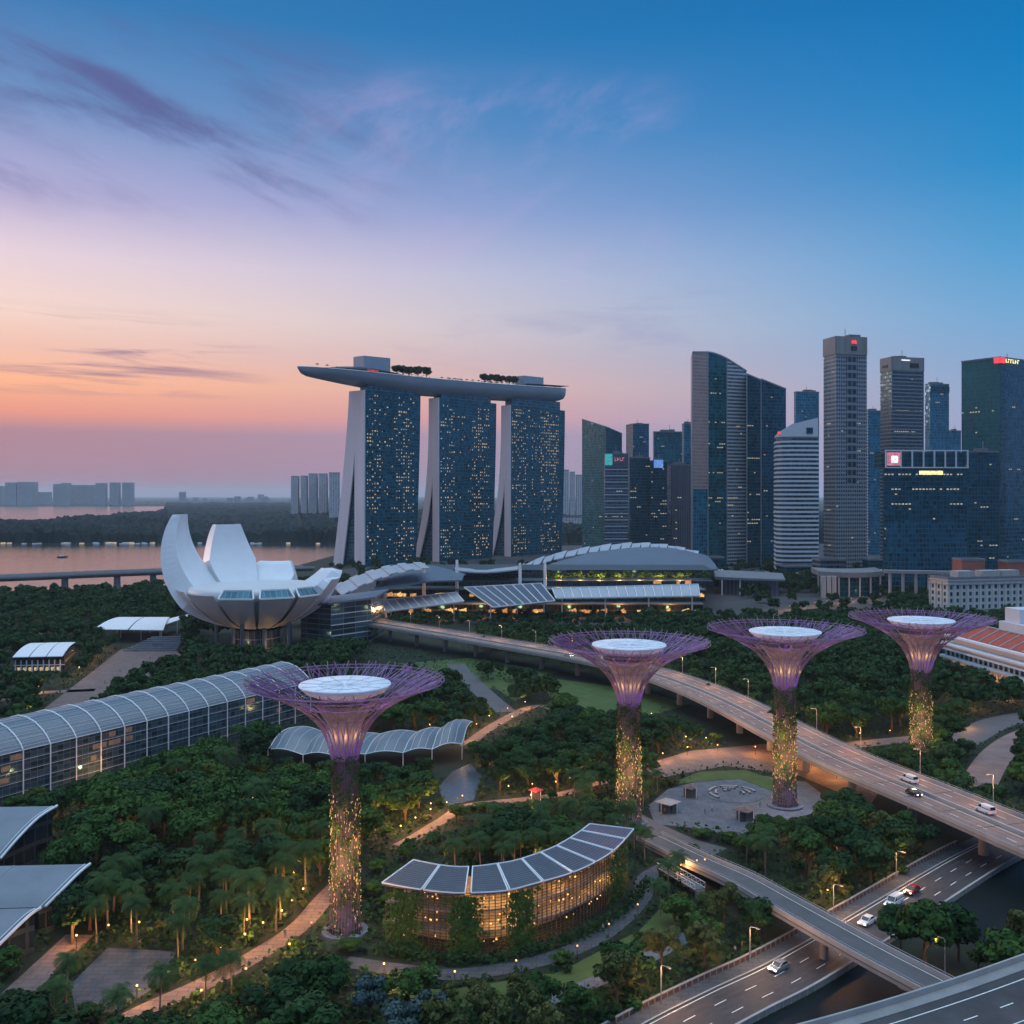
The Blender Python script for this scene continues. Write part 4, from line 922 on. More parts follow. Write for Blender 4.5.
# red-roofed arcade with white galleries
d = 560; c0 = (K(944)*d, d); rt = rad(-24); p = two_face(944, 947, 1060, 545, -18)
a, b = Vector((213, 492)), Vector((222, 410)); tv = (b-a).normalized(); nv = Vector((tv.y, -tv.x)); L = (b-a).length; ang = math.atan2(tv.y, tv.x)
t = thing('arcade_hall', 'market hall with a red tiled roof, white galleries and lit arcade', 'market hall', (a.x, a.y, 0)); bk = 26
def ap(s, w, z): q = a+tv*s-nv*w; return (q.x, q.y, z)
MB().prism([ap(0, 0, 0)[:2], ap(L, 0, 0)[:2], ap(L, bk, 0)[:2], ap(0, bk, 0)[:2]], 0, 12.3).build('wall', 'cream', t)
MB().prism([ap(3, 3, 0)[:2], ap(L, 3, 0)[:2], ap(L, bk, 0)[:2], ap(3, bk, 0)[:2]], 12.3, 16).build('upper_wall', 'cream', t)
mb = MB()
for z, o, hgt in ((5.6, 2.2, 1.0), (9.6, 2.0, 1.0), (12.0, 2.6, .9), (15.6, .6, 1.0)):
    mb.prism([ap(-o, -o, 0)[:2], ap(L, -o, 0)[:2], ap(L, 4, 0)[:2], ap(-o, 4, 0)[:2]], z, z+hgt)
    mb.prism([ap(-o, 4, 0)[:2], ap(2, 4, 0)[:2], ap(2, bk, 0)[:2], ap(-o, bk, 0)[:2]], z, z+hgt)
mb.build('gallery', 'white', t)
mb = MB(); rp = lambda s, w, z: ap(s, w, z)
mb.add([rp(2, 1.5, 16.7), rp(L, 1.5, 16.7), rp(L, 12, 22.), rp(9, 12, 22.), rp(2, 24, 16.7), rp(L, 24, 16.7)], [(0, 1, 2, 3), (0, 3, 4), (3, 2, 5, 4)]); rf = mb.build('roof', 'tile_red', t)
mb = MB()
for k in range(9): s = 10+k*8.2; mb.bar(rp(s, 1.5, 16.9), rp(s, 12, 22.2), .6, .35)
mb.bar(rp(9, 12, 22.2), rp(L, 12, 22.2), .8, .5); mb.build('roof_ridge', 'concrete_light', rf)
for k in range(20):
    s = 2.5+k*3.9
    if s > L-2: break
    m1 = MB().quad(ap(s, -.25, .5), ap(s+2.6, -.25, .5), ap(s+2.6, -.25, 5.), ap(s, -.25, 5.)); m1.build('arch_window', 'glow_orange', t)
    MB().quad(ap(s, -.25, 7.0), ap(s+2.2, -.25, 7.0), ap(s+2.2, -.25, 9.2), ap(s, -.25, 9.2)).build('window', 'fac_dark', t)
    MB().box(*ap(s-.7, -1.6, 2.8), .5, .5, 5.6, ang).build('gallery_post', 'white', t)
t = thing('hotel_annex', 'small white stepped block behind the red roofed hall', 'building', ap(34, 60, 0)); MB().prism([ap(-6, 32, 0)[:2], ap(90, 32, 0)[:2], ap(90, 74, 0)[:2], ap(-6, 74, 0)[:2]], 0, 22).build('wall', 'white_band', t)
MB().prism([ap(-4, 34, 0)[:2], ap(8, 34, 0)[:2], ap(8, 52, 0)[:2], ap(-4, 52, 0)[:2]], 22, 29).build('stair_tower', 'white_band', t)
mb = MB()
for k in range(8): mb.box(*ap(12+k*9, 54, 23.2), 5, 5, 2.4, ang)
mb.build('roof_plant', 'roof_grey', t)
EXC_POLY.append([ap(-8, -6, 0)[:2], ap(L, -6, 0)[:2], ap(L, 90, 0)[:2], ap(-8, 90, 0)[:2]])
# curved grey hall in front of the brown tower; low pavilion left of it
t = thing('curved_hall', 'low curved grey hall with glass front at the foot of the brown tower', 'hall', (K(852)*835, 835, 0)); arc = [(K(u)*dd, dd) for u, dd in ((818, 850), (835, 838), (852, 834), (870, 838), (884, 850))]
arc = spline(arc, 5); bkk = [(x+3, y+30) for x, y in arc]
MB().grid([[(x, y, 0) for x, y in arc], [(x, y, 17) for x, y in arc]]).build('glass_front', 'fac_dark', t)
MB().shell([[(x-.3, y-2.5, 20.5) for x, y in arc], [(x, y, 21.5) for x, y in bkk]], 4.2).build('roof', 'roof_grey', t)
for k in range(0, len(arc), 3): MB().box(arc[k][0], arc[k][1]-1.2, 8.3, 1.2, 1.2, 16.6).build('column', 'concrete_light', t)
for k in (2, 4, 6): MB().box(K(818+k*2.6)*826, 826, 9, 3.4, 4, 18).build('portal', 'concrete_light', t)
t = thing('low_hall', 'low flat roofed hall between the roof terrace and the banded tower', 'hall', (K(750)*860, 860, 0)); q = [(K(719)*856, 856), (K(779)*840, 840), (K(779)*880, 880), (K(719)*896, 896)]
MB().prism([(x, y) for x, y in q], 0, 13).build('wall', 'fac_purple', t); MB().prism([(q[0][0]-4, q[0][1]-5), (q[1][0]+4, q[1][1]-5), (q[2][0]+4, q[2][1]+4), (q[3][0]-4, q[3][1]+4)], 13, [15.4, 14.4, 16, 18]).build('roof', 'roof_slate' if 'roof_slate' in MATS else 'roof_grey', t)
for k in range(4): MB().box(K(722+k*18)*847, 847, 6.5, .8, .8, 13).build('column', 'white', t)
t = thing('viaduct', 'long low viaduct with pale columns in front of the glass block', 'viaduct', (K(930)*800, 800, 0)); MB().bar((K(884)*812, 812, 23), (K(990)*790, 790, 23), 8, 2.4).build('deck', 'concrete', t)
for k in range(8): MB().box(K(890+k*13)*(809-k*2.4), 809-k*2.4, 11, 1.8, 1.8, 21.6).build('pier', 'concrete_light', t)
rg = random.Random(44)
mat('brick_red', (.30,.10,.075), .85, var=.15)
for k, (u0, u1, d, h_, mm, lb) in enumerate(((746, 770, 905, 14, 'fac_strip', 'low grey striped block behind the flat roofed hall'), (820, 846, 905, 26, 'fac_band', 'mid height dark striped block behind the curved grey hall'), (962, 985, 800, 33, 'brick_red', 'small red brick block on the roofs right of the viaduct'), (1008, 1030, 790, 32, 'brick_red', 'red block at the right edge behind the cream building'), (700, 724, 1000, 22, 'fac_dark', 'dark low block under the curved tower'), (786, 822, 960, 16, 'fac_dark', 'dark low podium below the white banded tower'), (563, 584, 2300, 34, 'fac_condo', 'pale low flats beyond the hotel'), (868, 884, 1000, 20, 'fac_dark', 'dark narrow block beside the brown tower'))):
    p = two_face(u0, u0, u1, d, 4); tower('city_block', lb, p, h_, mm, cat='building', seed=60+k, lit=6 if 'fac' in mm else 0, plant=k < 2 and False)
# far housing towers
far = [(5, 16, 482.5, 8600), (17, 33, 482, 8600), (53, 61, 484, 8700), (61, 69, 483, 8650), (70, 80, 485, 8900), (80, 94, 485, 8900), (95.5, 105, 483, 8600), (109.5, 118.5, 482.5, 8600), (122, 132, 482.5, 8600), (-12, 3, 486, 9000), (35, 48, 492, 9200)]
for k, (u0, u1, v, d) in enumerate(far):
    tower('housing_tower', 'grey housing tower on the far shore at the left edge of the bay', two_face(u0, u0, u1, d, 3), ZT(v, d), 'fac_condo_grey', cat='housing tower', group='housing towers on the far shore', parapet=False, seed=k, plant=False)
for k, (u0, u1, v) in enumerate(((291, 299.5, 484), (300.5, 308, 483.5), (308.5, 318, 481.5), (318.5, 328, 482), (329, 339, 484))):
    tower('apartment_block', 'pale apartment block in the row left of the first hotel tower', two_face(u0, u0+1.5, u1, 3600+k*40, 10), ZT(v, 3600)+3.6*7, 'fac_condo', cat='apartment block', group='apartment blocks left of the hotel', seed=k, plant=False)
for k, (u0, u1, v) in enumerate(((562, 569, 470), (569.5, 575, 472), (575.5, 582, 475))):
    tower('apartment_block', 'tall white apartment block in the gap right of the last hotel tower', two_face(u0, u0+1, u1, 3300, 10), ZT(v, 3300), 'fac_condo', cat='apartment block', group='apartment blocks right of the hotel', seed=k, plant=False)
for k in range(34):
    u = rg.uniform(140, 300) if k < 26 else rg.uniform(34, 60); d = rg.uniform(9500, 13000); h_ = rg.choice((20, 30, 45, 60, 95))*rg.uniform(.8, 1.3)
    x, y = K(u)*d, d; w = rg.uniform(25, 70); t = MB().prism([(x-w/2, y), (x+w/2, y), (x+w/2, y+30), (x-w/2, y+30)], 0, [h_, h_, h_*1.06, h_*1.06]).build('distant_building', 'fac_condo_grey')
    tag(t, 'tiny hazy building on the horizon across the bay', 'building', 'tiny buildings on the hazy horizon')
# ------------------------------------------------------------------ convention hall with sweeping roofs and terraces
mat('roof_panel', (.36,.37,.41), .45, .1, var=.12, scale=.08)
facade('solar_panel', (.075,.085,.105), (.40,.41,.44), 3.2, 1.1, .0, .13, .25, var=.25)
mat('roof_slate', (.105,.13,.17), .5, .15, var=.12, scale=.06)
facade('terrace_glass', (.02,.026,.03), (.045,.042,.042), 4., 3., .25, .1, .15)
mat('solar', (.075,.082,.10), .3, .1, var=.2, scale=.6, spec=.6)
def q3(u, v, d): return (K(u)*d, d, H+(HV-v)*d/F)
hall = thing('convention_hall', 'convention hall with sweeping white ribbed roofs above planted terraces', 'convention hall', q3(540, 610, 760)[:2]+(0,))
# big right roof: slate slope with a pale saw-toothed crest
def roofgrid(front, back, per=5):
    f, b = spline(front, per), spline(back, per); return [[tuple(np.array(p)*(1-t)+np.array(q)*t+np.array((0, 0, 1.6*math.sin(math.pi*t)))) for t in np.linspace(0, 1, 6)] for p, q in zip(f, b)]
fr = [q3(540, 574, 800), q3(580, 573.5, 805), (q3(630, 573, 808)), q3(680, 571, 810), q3(718, 569, 812)]
bk_ = [q3(552, 563, 900), q3(588, 553, 920), q3(630, 547.5, 930), q3(674, 548, 925), q3(706, 555, 900)]
MB().shell(roofgrid(fr, bk_), 1.2).build('slate_roof', 'roof_slate', hall, smooth=True)
cr = [q3(510, 571, 850), q3(545, 557, 905), q3(590, 547.5, 935), q3(632, 543.5, 945), q3(668, 545.5, 935), q3(699, 552.5, 905)]
c_ = spline(cr, 4); n = len(c_)-1
for i in range(n):
    a, b = c_[i], c_[i+1]; lift = .8 if i % 2 else 0.
    MB().shell([[(a[0]-3, a[1]-26+i*.6, a[2]-3.4), (a[0], a[1], a[2]+lift)], [(b[0]-5, b[1]-26+i*.6, b[2]-4.2), (b[0], b[1], b[2]+.6+lift)]], .8).build('crest_panel', 'roof_panel', hall)
# left roof, a ribbed white wing
wing = []
for q in np.linspace(0, 1, 12):
    u = 333+q*88; vt = 586-24*math.sin(q*math.pi*.52)**.9; wing.append([q3(u+t*9, vt+t*9*(1-.35*q), 700-t*30) for t in (0, .35, .7, 1)])
for i in range(11): MB().shell([[(p[0], p[1], p[2]-(.9 if i % 2 else 0)) for p in wing[i]], [(p[0], p[1], p[2]-(.9 if i % 2 else 0)) for p in wing[i+1]]], .7).build('wing_panel', 'roof_panel', hall)
fr = [q3(372, 590, 668), q3(400, 586, 670), q3(430, 581, 676), q3(462, 580, 690)]; bk_ = [q3(395, 574, 720), q3(420, 565, 735), q3(440, 567, 740), q3(466, 574, 740)]
MB().shell(roofgrid(fr, bk_), 1.).build('wing_roof', 'roof_slate', hall, smooth=True)
MB().shell([[q3(u, 570+2*math.sin((u-455)/55*math.pi), 745) for u in np.linspace(455, 518, 7)], [q3(u, 567+2*math.sin((u-455)/55*math.pi), 790) for u in np.linspace(455, 518, 7)]], 1.).build('link_roof', 'roof_panel', hall)
# terraced body
def terr(u0, u1, d, z0, z1, dep, m='terrace_glass', name='terrace'):
    a, b = (K(u0)*d, d), (K(u1)*d, d-4); MB().prism([a, b, (b[0]+4, b[1]+dep), (a[0]+2, a[1]+dep)], z0, z1).build(name, m, hall)
terr(368, 702, 700, 0, 9, 40); terr(372, 704, 722, 9, 17, 60); terr(376, 712, 750, 17, 21, 80); terr(378, 712, 776, 21, 27, 60)
for (u0, u1, d, z) in ((368, 702, 698.5, 9.), (372, 704, 720.5, 17.)): MB().bar((K(u0)*d, d, z+.3), (K(u1)*d, d-4, z+.3), 3., .9).build('terrace_edge', 'concrete', hall)
for u, vb, vt, d in ((385, 600, 566, 690), (424, 596, 563, 700), (457, 592, 560, 720), (520, 590, 563, 735), (545, 590, 562, 740)):
    x, y = K(u)*d, d; MB().tube([(x, y, 0), (x, y, ZT(vt, d))], [1.5, .9], 8).build('mast', 'white', hall)
rg = random.Random(5); random.seed(5)
for k in range(95):
    row = rg.choice((0, 0, 1, 1, 2)); u = rg.uniform(380, 700); d, z = ((699.2, 2.2), (721.2, 11.2), (749.2, 18.2))[row]; x = K(u)*d; w = rg.uniform(2.4, 6.); dd = d-4*(u-368)/334-.35
    if row == 2 and u < 545: continue
    MB().quad((x, dd, z+.6), (x+w, dd, z+.6), (x+w, dd, z+rg.uniform(2.4, 4.2)), (x, dd, z+2.8)).build('lit_shopfront', 'glow_orange' if rg.random() < .6 else 'lamp_soft', hall)
lights_at(hall, 'terrace_light', [(K(u)*690, 690, z) for u, z in ((400, 6), (440, 6), (480, 7), (520, 6), (570, 6), (620, 7), (670, 6))], (1., .45, .15), 3500, 1.)
lights_at(hall, 'terrace_light', [(K(u)*751.5, 751.5, 23) for u in (560, 580, 600, 620, 640, 660, 680)], (1., .50, .14), 9000, .6)
def slope_canopy(label, c, n, m, posts, th=.8):
    """c: four 3-D corners back-left, back-right, front-right, front-left; n bays"""
    ce = np.mean(np.array(c), 0); t = thing('terrace_canopy', label, 'canopy', (ce[0], ce[1], 0)); bl, br, fr_, fl = [np.array(x) for x in c]
    for i in range(n):
        a, b = i/n+.004, (i+1)/n-.004; A, B = bl+(br-bl)*a, bl+(br-bl)*b; C_, D_ = fl+(fr_-fl)*b, fl+(fr_-fl)*a
        MB().shell([[tuple(D_), tuple(A)], [tuple(C_), tuple(B)]], th).build('roof_panel', m, t)
    mb = MB()
    for i in range(n+1): mb.bar(tuple(bl+(br-bl)*i/n+(0, 0, .2)), tuple(fl+(fr_-fl)*i/n+(0, 0, .2)), .5, .5)
    mb.bar(tuple(fl+(0, 0, .2)), tuple(fr_+(0, 0, .2)), .7, .7); mb.bar(tuple(bl+(0, 0, .2)), tuple(br+(0, 0, .2)), .7, .7); mb.build('roof_rib', 'white_metal', t)
    for s in posts: p = (fl+(fr_-fl)*s)*.7+(bl+(br-bl)*s)*.3; MB().tube([(p[0], p[1], 0), (p[0], p[1], p[2]-.5)], .5, 6).build('post', 'white_metal', t)
slope_canopy('narrow pale sloping canopy left of the darker square one, in front of the hall', (q3(377, 601, 690), q3(456, 592.5, 690), q3(464, 601.5, 668), q3(386, 611.5, 668)), 9, 'roof_panel', (.1, .5, .9))
slope_canopy('square blue grey canopy with dark solar panels in the middle of the terraces', (q3(464, 587.5, 690), q3(541, 583.5, 690), q3(555, 601, 650), q3(493, 607.5, 650)), 8, 'solar', (.1, .5, .9))
slope_canopy('longest pale strip canopy at the right end of the terraces', (q3(552, 588.5, 690), q3(698, 584.5, 690), q3(700, 596, 672), q3(556, 598.5, 672)), 16, 'roof_panel', (.05, .35, .65, .95))
EXC_POLY.append([(-110, 640), (180, 640), (190, 900), (-110, 900)])
# ------------------------------------------------------------------ glass block beside the museum
facade('block_glass', (.03,.055,.07), (.14,.16,.175), 3.0, 9., .17, .03, .14)
q = [P(301, 644), P(331, 647), P(371, 641)]; p = [q[0], q[1], q[2], (q[2][0]+3, q[2][1]+34), (q[0][0]+10, q[0][1]+40)]
t = thing('glass_block', 'dark glass block with fine horizontal bands right beside the lotus museum', 'building', (q[1][0], q[1][1], 0))
MB().prism(p, 0, [21, 24, 25, 26, 22], cap=False).build('facade', 'block_glass', t); MB().prism([(q[0][0]-2, q[0][1]-2), (q[1][0]-1, q[1][1]-3), (q[2][0]+3, q[2][1]-2), (p[3][0]+3, p[3][1]+2), (p[4][0]-2, p[4][1]+2)], [20.9, 23.9, 24.9, 25.9, 21.9], [22, 25, 26, 27, 23]).build('roof', 'roof_slate', t)
for z in (6, 12, 18): MB().bar((*q[1], z), (*q[2], z), .5, .35).build('floor_edge', 'white_metal', t)
EXC_POLY.append(p)
# ------------------------------------------------------------------ long glasshouse at left
facade('glasshouse_glass', (.035,.060,.075), (.20,.225,.25), 1.45, 2.07, .05, .03, .12, var=.5, spec=.4)
facade('glass_roof', (.19,.215,.25), (.27,.29,.32), 400, 1.0, .0, .12, .3, var=.06)
m_, g_ = newmat('ribbed_glass'); v_ = g_.n('ShaderNodeTexCoord').outputs['Object']
pos = g_.n('ShaderNodeSeparateXYZ', {0: v_}).outputs[2]
fr_ = g_.m('FRACT', g_.m('MULTIPLY', pos, 1.5)); c0 = g_.mix(g_.m('LESS_THAN', fr_, .28), (.10,.12,.145), (.20,.225,.25)); nz_ = g_.n('ShaderNodeTexNoise', {'Vector': v_, 'Scale': .12, 'Detail': 5.}).outputs[0]
bsdf(g_, g_.mix(g_.mr(nz_, .3, .7), c0, (.13,.15,.18)), .28, .1, .5)
A = Vector((-166, 228, 0)); B = Vector((-76.5, 379, 0)); ex = (B-A).normalized(); ey = Vector((-ex.y, ex.x, 0)); Lg = (B-A).length
t = thing('glasshouse', 'long vaulted glasshouse with white ribs crossing the left edge', 'glasshouse', ((A+B)/2)[:])
def gp(s, w, z): q = A+ex*s+ey*w; return (q.x, q.y, z)
prof = [(0, 14.0), (1.2, 15.6), (3.5, 17.4), (7, 19.2), (11, 20.2), (15, 20.3), (19, 19.2), (23, 17), (26, 14)]
MB().quad(gp(0, 0, 0), gp(Lg, 0, 0), gp(Lg, 0, 14), gp(0, 0, 14)).build('glass_wall', 'glasshouse_glass', t)
MB().add([gp(Lg, w, z) for w, z in [(0, 0)]+prof+[(26, 0)]], [tuple(range(len(prof)+2))]).build('end_wall', 'glasshouse_glass', t)
MB().quad(gp(0, 26, 0), gp(0, 26, 14), gp(Lg, 26, 14), gp(Lg, 26, 0)).build('rear_wall', 'glasshouse_glass', t)
MB().grid([[gp(s, w, z) for w, z in prof] for s in (0, Lg)][::-1]).build('vault', 'ribbed_glass', t, smooth=True)
nrib = 21
for i in range(nrib+1):
    s = Lg*i/nrib; mb = MB(); mb.tube([gp(s, -.25, 0), gp(s, -.25, 14.1)], .20, 4); mb.tube([gp(s, w-.12, z+.15) for w, z in prof], .22, 5); mb.build('rib', 'white', t)
mb = MB()
for z in (2.6, 5.5, 8.4, 11.3, 14.): mb.bar(gp(0, -.15, z), gp(Lg, -.15, z), .08, .09)
mb.build('rail', 'white_metal', t)
mb = MB()
for j in range(len(prof)-1):
    for q_ in (0, .5):
        w = prof[j][0]*(1-q_)+prof[j+1][0]*q_; z = prof[j][1]*(1-q_)+prof[j+1][1]*q_; mb.bar(gp(0, w-.04, z+.05), gp(Lg, w-.04, z+.05), .10, .10)
mb.build('purlin', 'white_metal', t)
rg = random.Random(9)
for i in range(14):
    s = rg.uniform(25, Lg-5); z = rg.choice((9.2, 11.8, 11.9, 6.)); w = rg.uniform(1.5, 5)
    MB().quad(gp(s, -.06, z), gp(s+w, -.06, z), gp(s+w, -.06, z+1.5), gp(s, -.06, z+1.5)).build('lit_pane', 'window_dim' if False else 'glow_dim' if 'glow_dim' in MATS else emit('glow_dim', (1., .5, .2), .09), t)
EXC_POLY.append([gp(-30, -3, 0)[:2], gp(Lg+3, -3, 0)[:2], gp(Lg+3, 30, 0)[:2], gp(-30, 30, 0)[:2]])
# ------------------------------------------------------------------ scalloped membrane canopy behind the first supertree
m_, g_ = newmat('membrane'); v_ = g_.n('ShaderNodeTexCoord').outputs['Object']
w1 = g_.n('ShaderNodeTexWave', {'Vector': v_, 'Scale': 1.5, 'Distortion': .6}).outputs['Fac']; cc = g_.mix(g_.mr(w1, .3, .7), (.115,.13,.15), (.17,.19,.21)); bsdf(g_, cc, .35, 0., .5)
t = thing('membrane_canopy', 'scalloped grey membrane canopy half hidden by the nearest supertree', 'canopy', (*P(370, 775), 0)); EXC_POLY.append(px_poly([(268, 772), (300, 782), (460, 776), (470, 755), (430, 735), (290, 738)]))
cus = [(268, 749.5), (303, 755), (335, 756), (365, 754.5), (403, 753), (432, 749.5), (462, 744)]; hts = [9.2, 9.2, 7.6, 8.2, 8.4, 10.2]
base = [Vector((*P(u, v, 5.), 5.)) for u, v in cus]; drs = Vector((.12, 1, 0)).normalized()
for i in range(6):
    a, b = base[i], base[i+1]; rows = []
    for s in np.linspace(0, 1, 9):
        r = []
        for w in np.linspace(0, 1, 8):
            fr_ = a.lerp(b, s); arch = math.sin(math.pi*s); z = 5+(hts[i]-5)*math.sin(math.pi*(.12+.62*w))*(.62+.38*arch)*min(1, w*3+.25*arch)+.8*arch*(1-w)
            r.append((fr_.x+drs.x*21*w, fr_.y+drs.y*21*w-1.2*arch*(1-w), z))
        rows.append(r)
    p = MB().grid(rows).build('membrane', 'membrane', t, smooth=True); mb = MB()
    for r in (rows[0], rows[-1]): mb.tube([(x, y, z+.1) for x, y, z in r], .13, 4)
    mb.tube([(r[0][0], r[0][1], r[0][2]+.1) for r in rows], .13, 4)
    for q_ in (2, 4, 6): mb.tube([(x, y, z+.06) for x, y, z in rows[q_]], .06, 4)
    mb.tube([(r[-1][0], r[-1][1], r[-1][2]+.1) for r in rows], .1, 4); mb.build('edge_cable', 'white', p)
for q in base: MB().tube([(q.x, q.y, 0), (q.x, q.y, 5.1)], .16, 5).build('post', 'white_metal', t)
# ------------------------------------------------------------------ crescent pavilion with solar roof
fz, bz_ = 11.5, 13.0
fr = [P(u, v, fz) for u, v in ((381, 883), (415, 889), (449, 893), (478, 893), (506, 891), (534, 884), (577, 871), (612, 852), (634, 829))]
bk_ = [P(u, v, bz_) for u, v in ((413, 860), (435, 864.5), (456, 867), (476, 866.5), (496, 864), (518, 860), (552, 848), (575, 835), (590, 824))]
fr, bk_ = spline(fr, 6), spline(bk_, 6); n = len(fr)
ce = (12, 205); pav = thing('crescent_pavilion', 'crescent pavilion with a solar panel roof and warm light behind its lattice wall', 'pavilion', (0, 196, 0))
cuts = [0, .125, .245, .255, .36, .47, .575, .68, .79, .90, 1.0]; Lf = lambda q: (along(fr, q*arc_len(fr)[-1])[0], along(bk_, q*arc_len(bk_)[-1])[0])
for i in range(len(cuts)-1):
    if i == 2: continue
    qs = np.linspace(cuts[i]+.003, cuts[i+1]-.003, 5); rows = [[(*Lf(q)[0], fz), (*Lf(q)[1], bz_)] for q in qs]
    pn = MB().shell(rows, .35).build('roof_panel', 'solar', pav); mb = MB()
    for a, b in (rows[0], rows[-1]): mb.bar((a[0], a[1], a[2]+.1), (b[0], b[1], b[2]+.1), .22, .22)
    for e_ in (0, 1):
        for r0, r1 in zip(rows, rows[1:]): mb.bar((*r0[e_][:2], r0[e_][2]+.08), (*r1[e_][:2], r1[e_][2]+.08), .2, .2)
    mb.build('panel_frame', 'white', pn); mb = MB()
    for w in np.linspace(.07, .93, 13):
        pts = [tuple(np.array(a)*(1-w)+np.array(b)*w+(0, 0, .04)) for a, b in rows]
        for p0, p1 in zip(pts, pts[1:]): mb.bar(p0, p1, .07, .05)
    mb.build('panel_seam', 'grey_metal', pn)
wall = [tuple(np.array(a)*.86+np.array(b)*.14) for a, b in zip(fr, bk_)]; wl = arc_len(wall)[-1]
inner = [tuple(np.array(a)*.3+np.array(b)*.7) for a, b in zip(fr, bk_)]
MB().grid([[(x, y, 0) for x, y in inner], [(x, y, 12.2) for x, y in inner]]).build('inner_wall', 'concrete', pav)
for z in (3.9, 7.7): MB().shell([[(*a, z) for a in wall], [(*b, z) for b in inner]], .25).build('floor', 'concrete', pav)
mb = MB()
for z in np.arange(.6, 11.6, .55): mb.tube([(x, y, z) for x, y in wall], .05, 4)
mb.build('louvre', 'bark', pav); mb = MB()
for s in np.arange(0, wl, 1.15):
    p, an = along(wall, s); mb.box(p[0], p[1], 5.7, .12, .16, 11.4, an)
mb.build('upright', 'bark', pav)
rg = random.Random(3); npan = 0
for k in range(99):
    s = rg.uniform(3, wl-2); fl_ = rg.choice((0, 0, 1, 1, 1, 2, 2)); p, an = along(wall, s); q, _a = along(inner, s/wl*arc_len(inner)[-1]); w = .25 if rg.random() < .6 else .55
    x, y = p[0]*(1-w)+q[0]*w, p[1]*(1-w)+q[1]*w; MB().box(x, y, (1.2, 5., 9.)[fl_]+rg.uniform(-.5, 1.2), rg.uniform(.14, .34), .14, rg.uniform(.14, .34), an).build('lantern', 'lamp', pav)
for k in range(17):
    p, an = along(wall, wl*(k+.5)/17); q, _a = along(inner, arc_len(inner)[-1]*(k+.5)/17)
    for z in (2.4, 6.2, 10.):
      if rg.random() < .62: lights_at(pav, 'lantern_light', [(p[0]*.6+q[0]*.4, p[1]*.6+q[1]*.4, z)], (1., .46, .12), rg.choice((40, 120, 350, 600)), .3)
EXC_POLY.append([tuple(p) for p in offset(fr, -2.5)]+[tuple(p) for p in bk_[::-1]])
# ------------------------------------------------------------------ three vaulted roofs at lower left
mat('roof_pale', (.165,.19,.225), .45, .1, var=.18, scale=.12)
def vault(label, pts, L, m='roof_pale'):
    """pts: right-hand end curve (x,y,z) back to front; runs L metres to the left"""
    c = pts[len(pts)//2]; t = thing('vaulted_house', label, 'building', (c[0], c[1], 0)); pts = spline(pts, 4); dx = Vector((-1, -.06, 0)).normalized()*L
    lf = [(p[0]+dx.x, p[1]+dx.y, p[2]) for p in pts]; MB().shell([[tuple(np.array(a)*(1-q)+np.array(b)*q) for q in np.linspace(0, 1, 9)] for a, b in zip(pts, lf)], .3).build('roof', m, t, smooth=True)
    mb = MB()
    mb.tube([(x+.1, y, z+.12) for x, y, z in pts], .28, 5); mb.tube([(x-.9, y-.3, z+.12) for x, y, z in pts], .1, 4); mb.build('roof_trim', 'white', t)
    mb = MB()
    for q in (.25, .5, .75): mb.tube([(a[0]*(1-q)+b[0]*q, a[1]*(1-q)+b[1]*q, a[2]+.06) for a, b in zip(pts, lf)], .09, 4)
    mb.build('roof_seam', 'grey_metal', t)
    MB().grid([[(x-1.2, y, 0) for x, y, z in pts], [(x-1.2, y, z-.3) for x, y, z in pts]]).build('end_wall', 'terrace_glass', t)
    f = pts[-1]; MB().quad((f[0]-1.2, f[1]+.6, 0), (f[0]+dx.x, f[1]+dx.y+.6, 0), (f[0]+dx.x, f[1]+dx.y+.6, f[2]-.2), (f[0]-1.2, f[1]+.6, f[2]-.2)).build('front_wall', 'terrace_glass', t)
    EXC_POLY.append([(p[0]+2.5, p[1]) for p in pts]+[(p[0]-L, p[1]) for p in pts[::-1]])
def E3(u, v, z): return (*P(u, v, z), z)
vault('vaulted grey roof house with white edge, uppermost at the lower left edge', [E3(57, 806, 12), E3(38, 818, 10.6), E3(18, 838, 8), E3(0, 859, 5)], 60)
vault('broad flat grey vault between two smaller ones at the lower left edge', [E3(90, 864, 10), E3(80, 872, 9.3), E3(62, 890, 7.6), E3(45, 907, 5.5)], 60)
vault('lowest grey vault with white edge in the bottom left, over a glazed front', [E3(41, 908, 8.2), E3(30, 915, 7.4), E3(12, 932, 5.6), E3(-6, 950, 3.6)], 50)
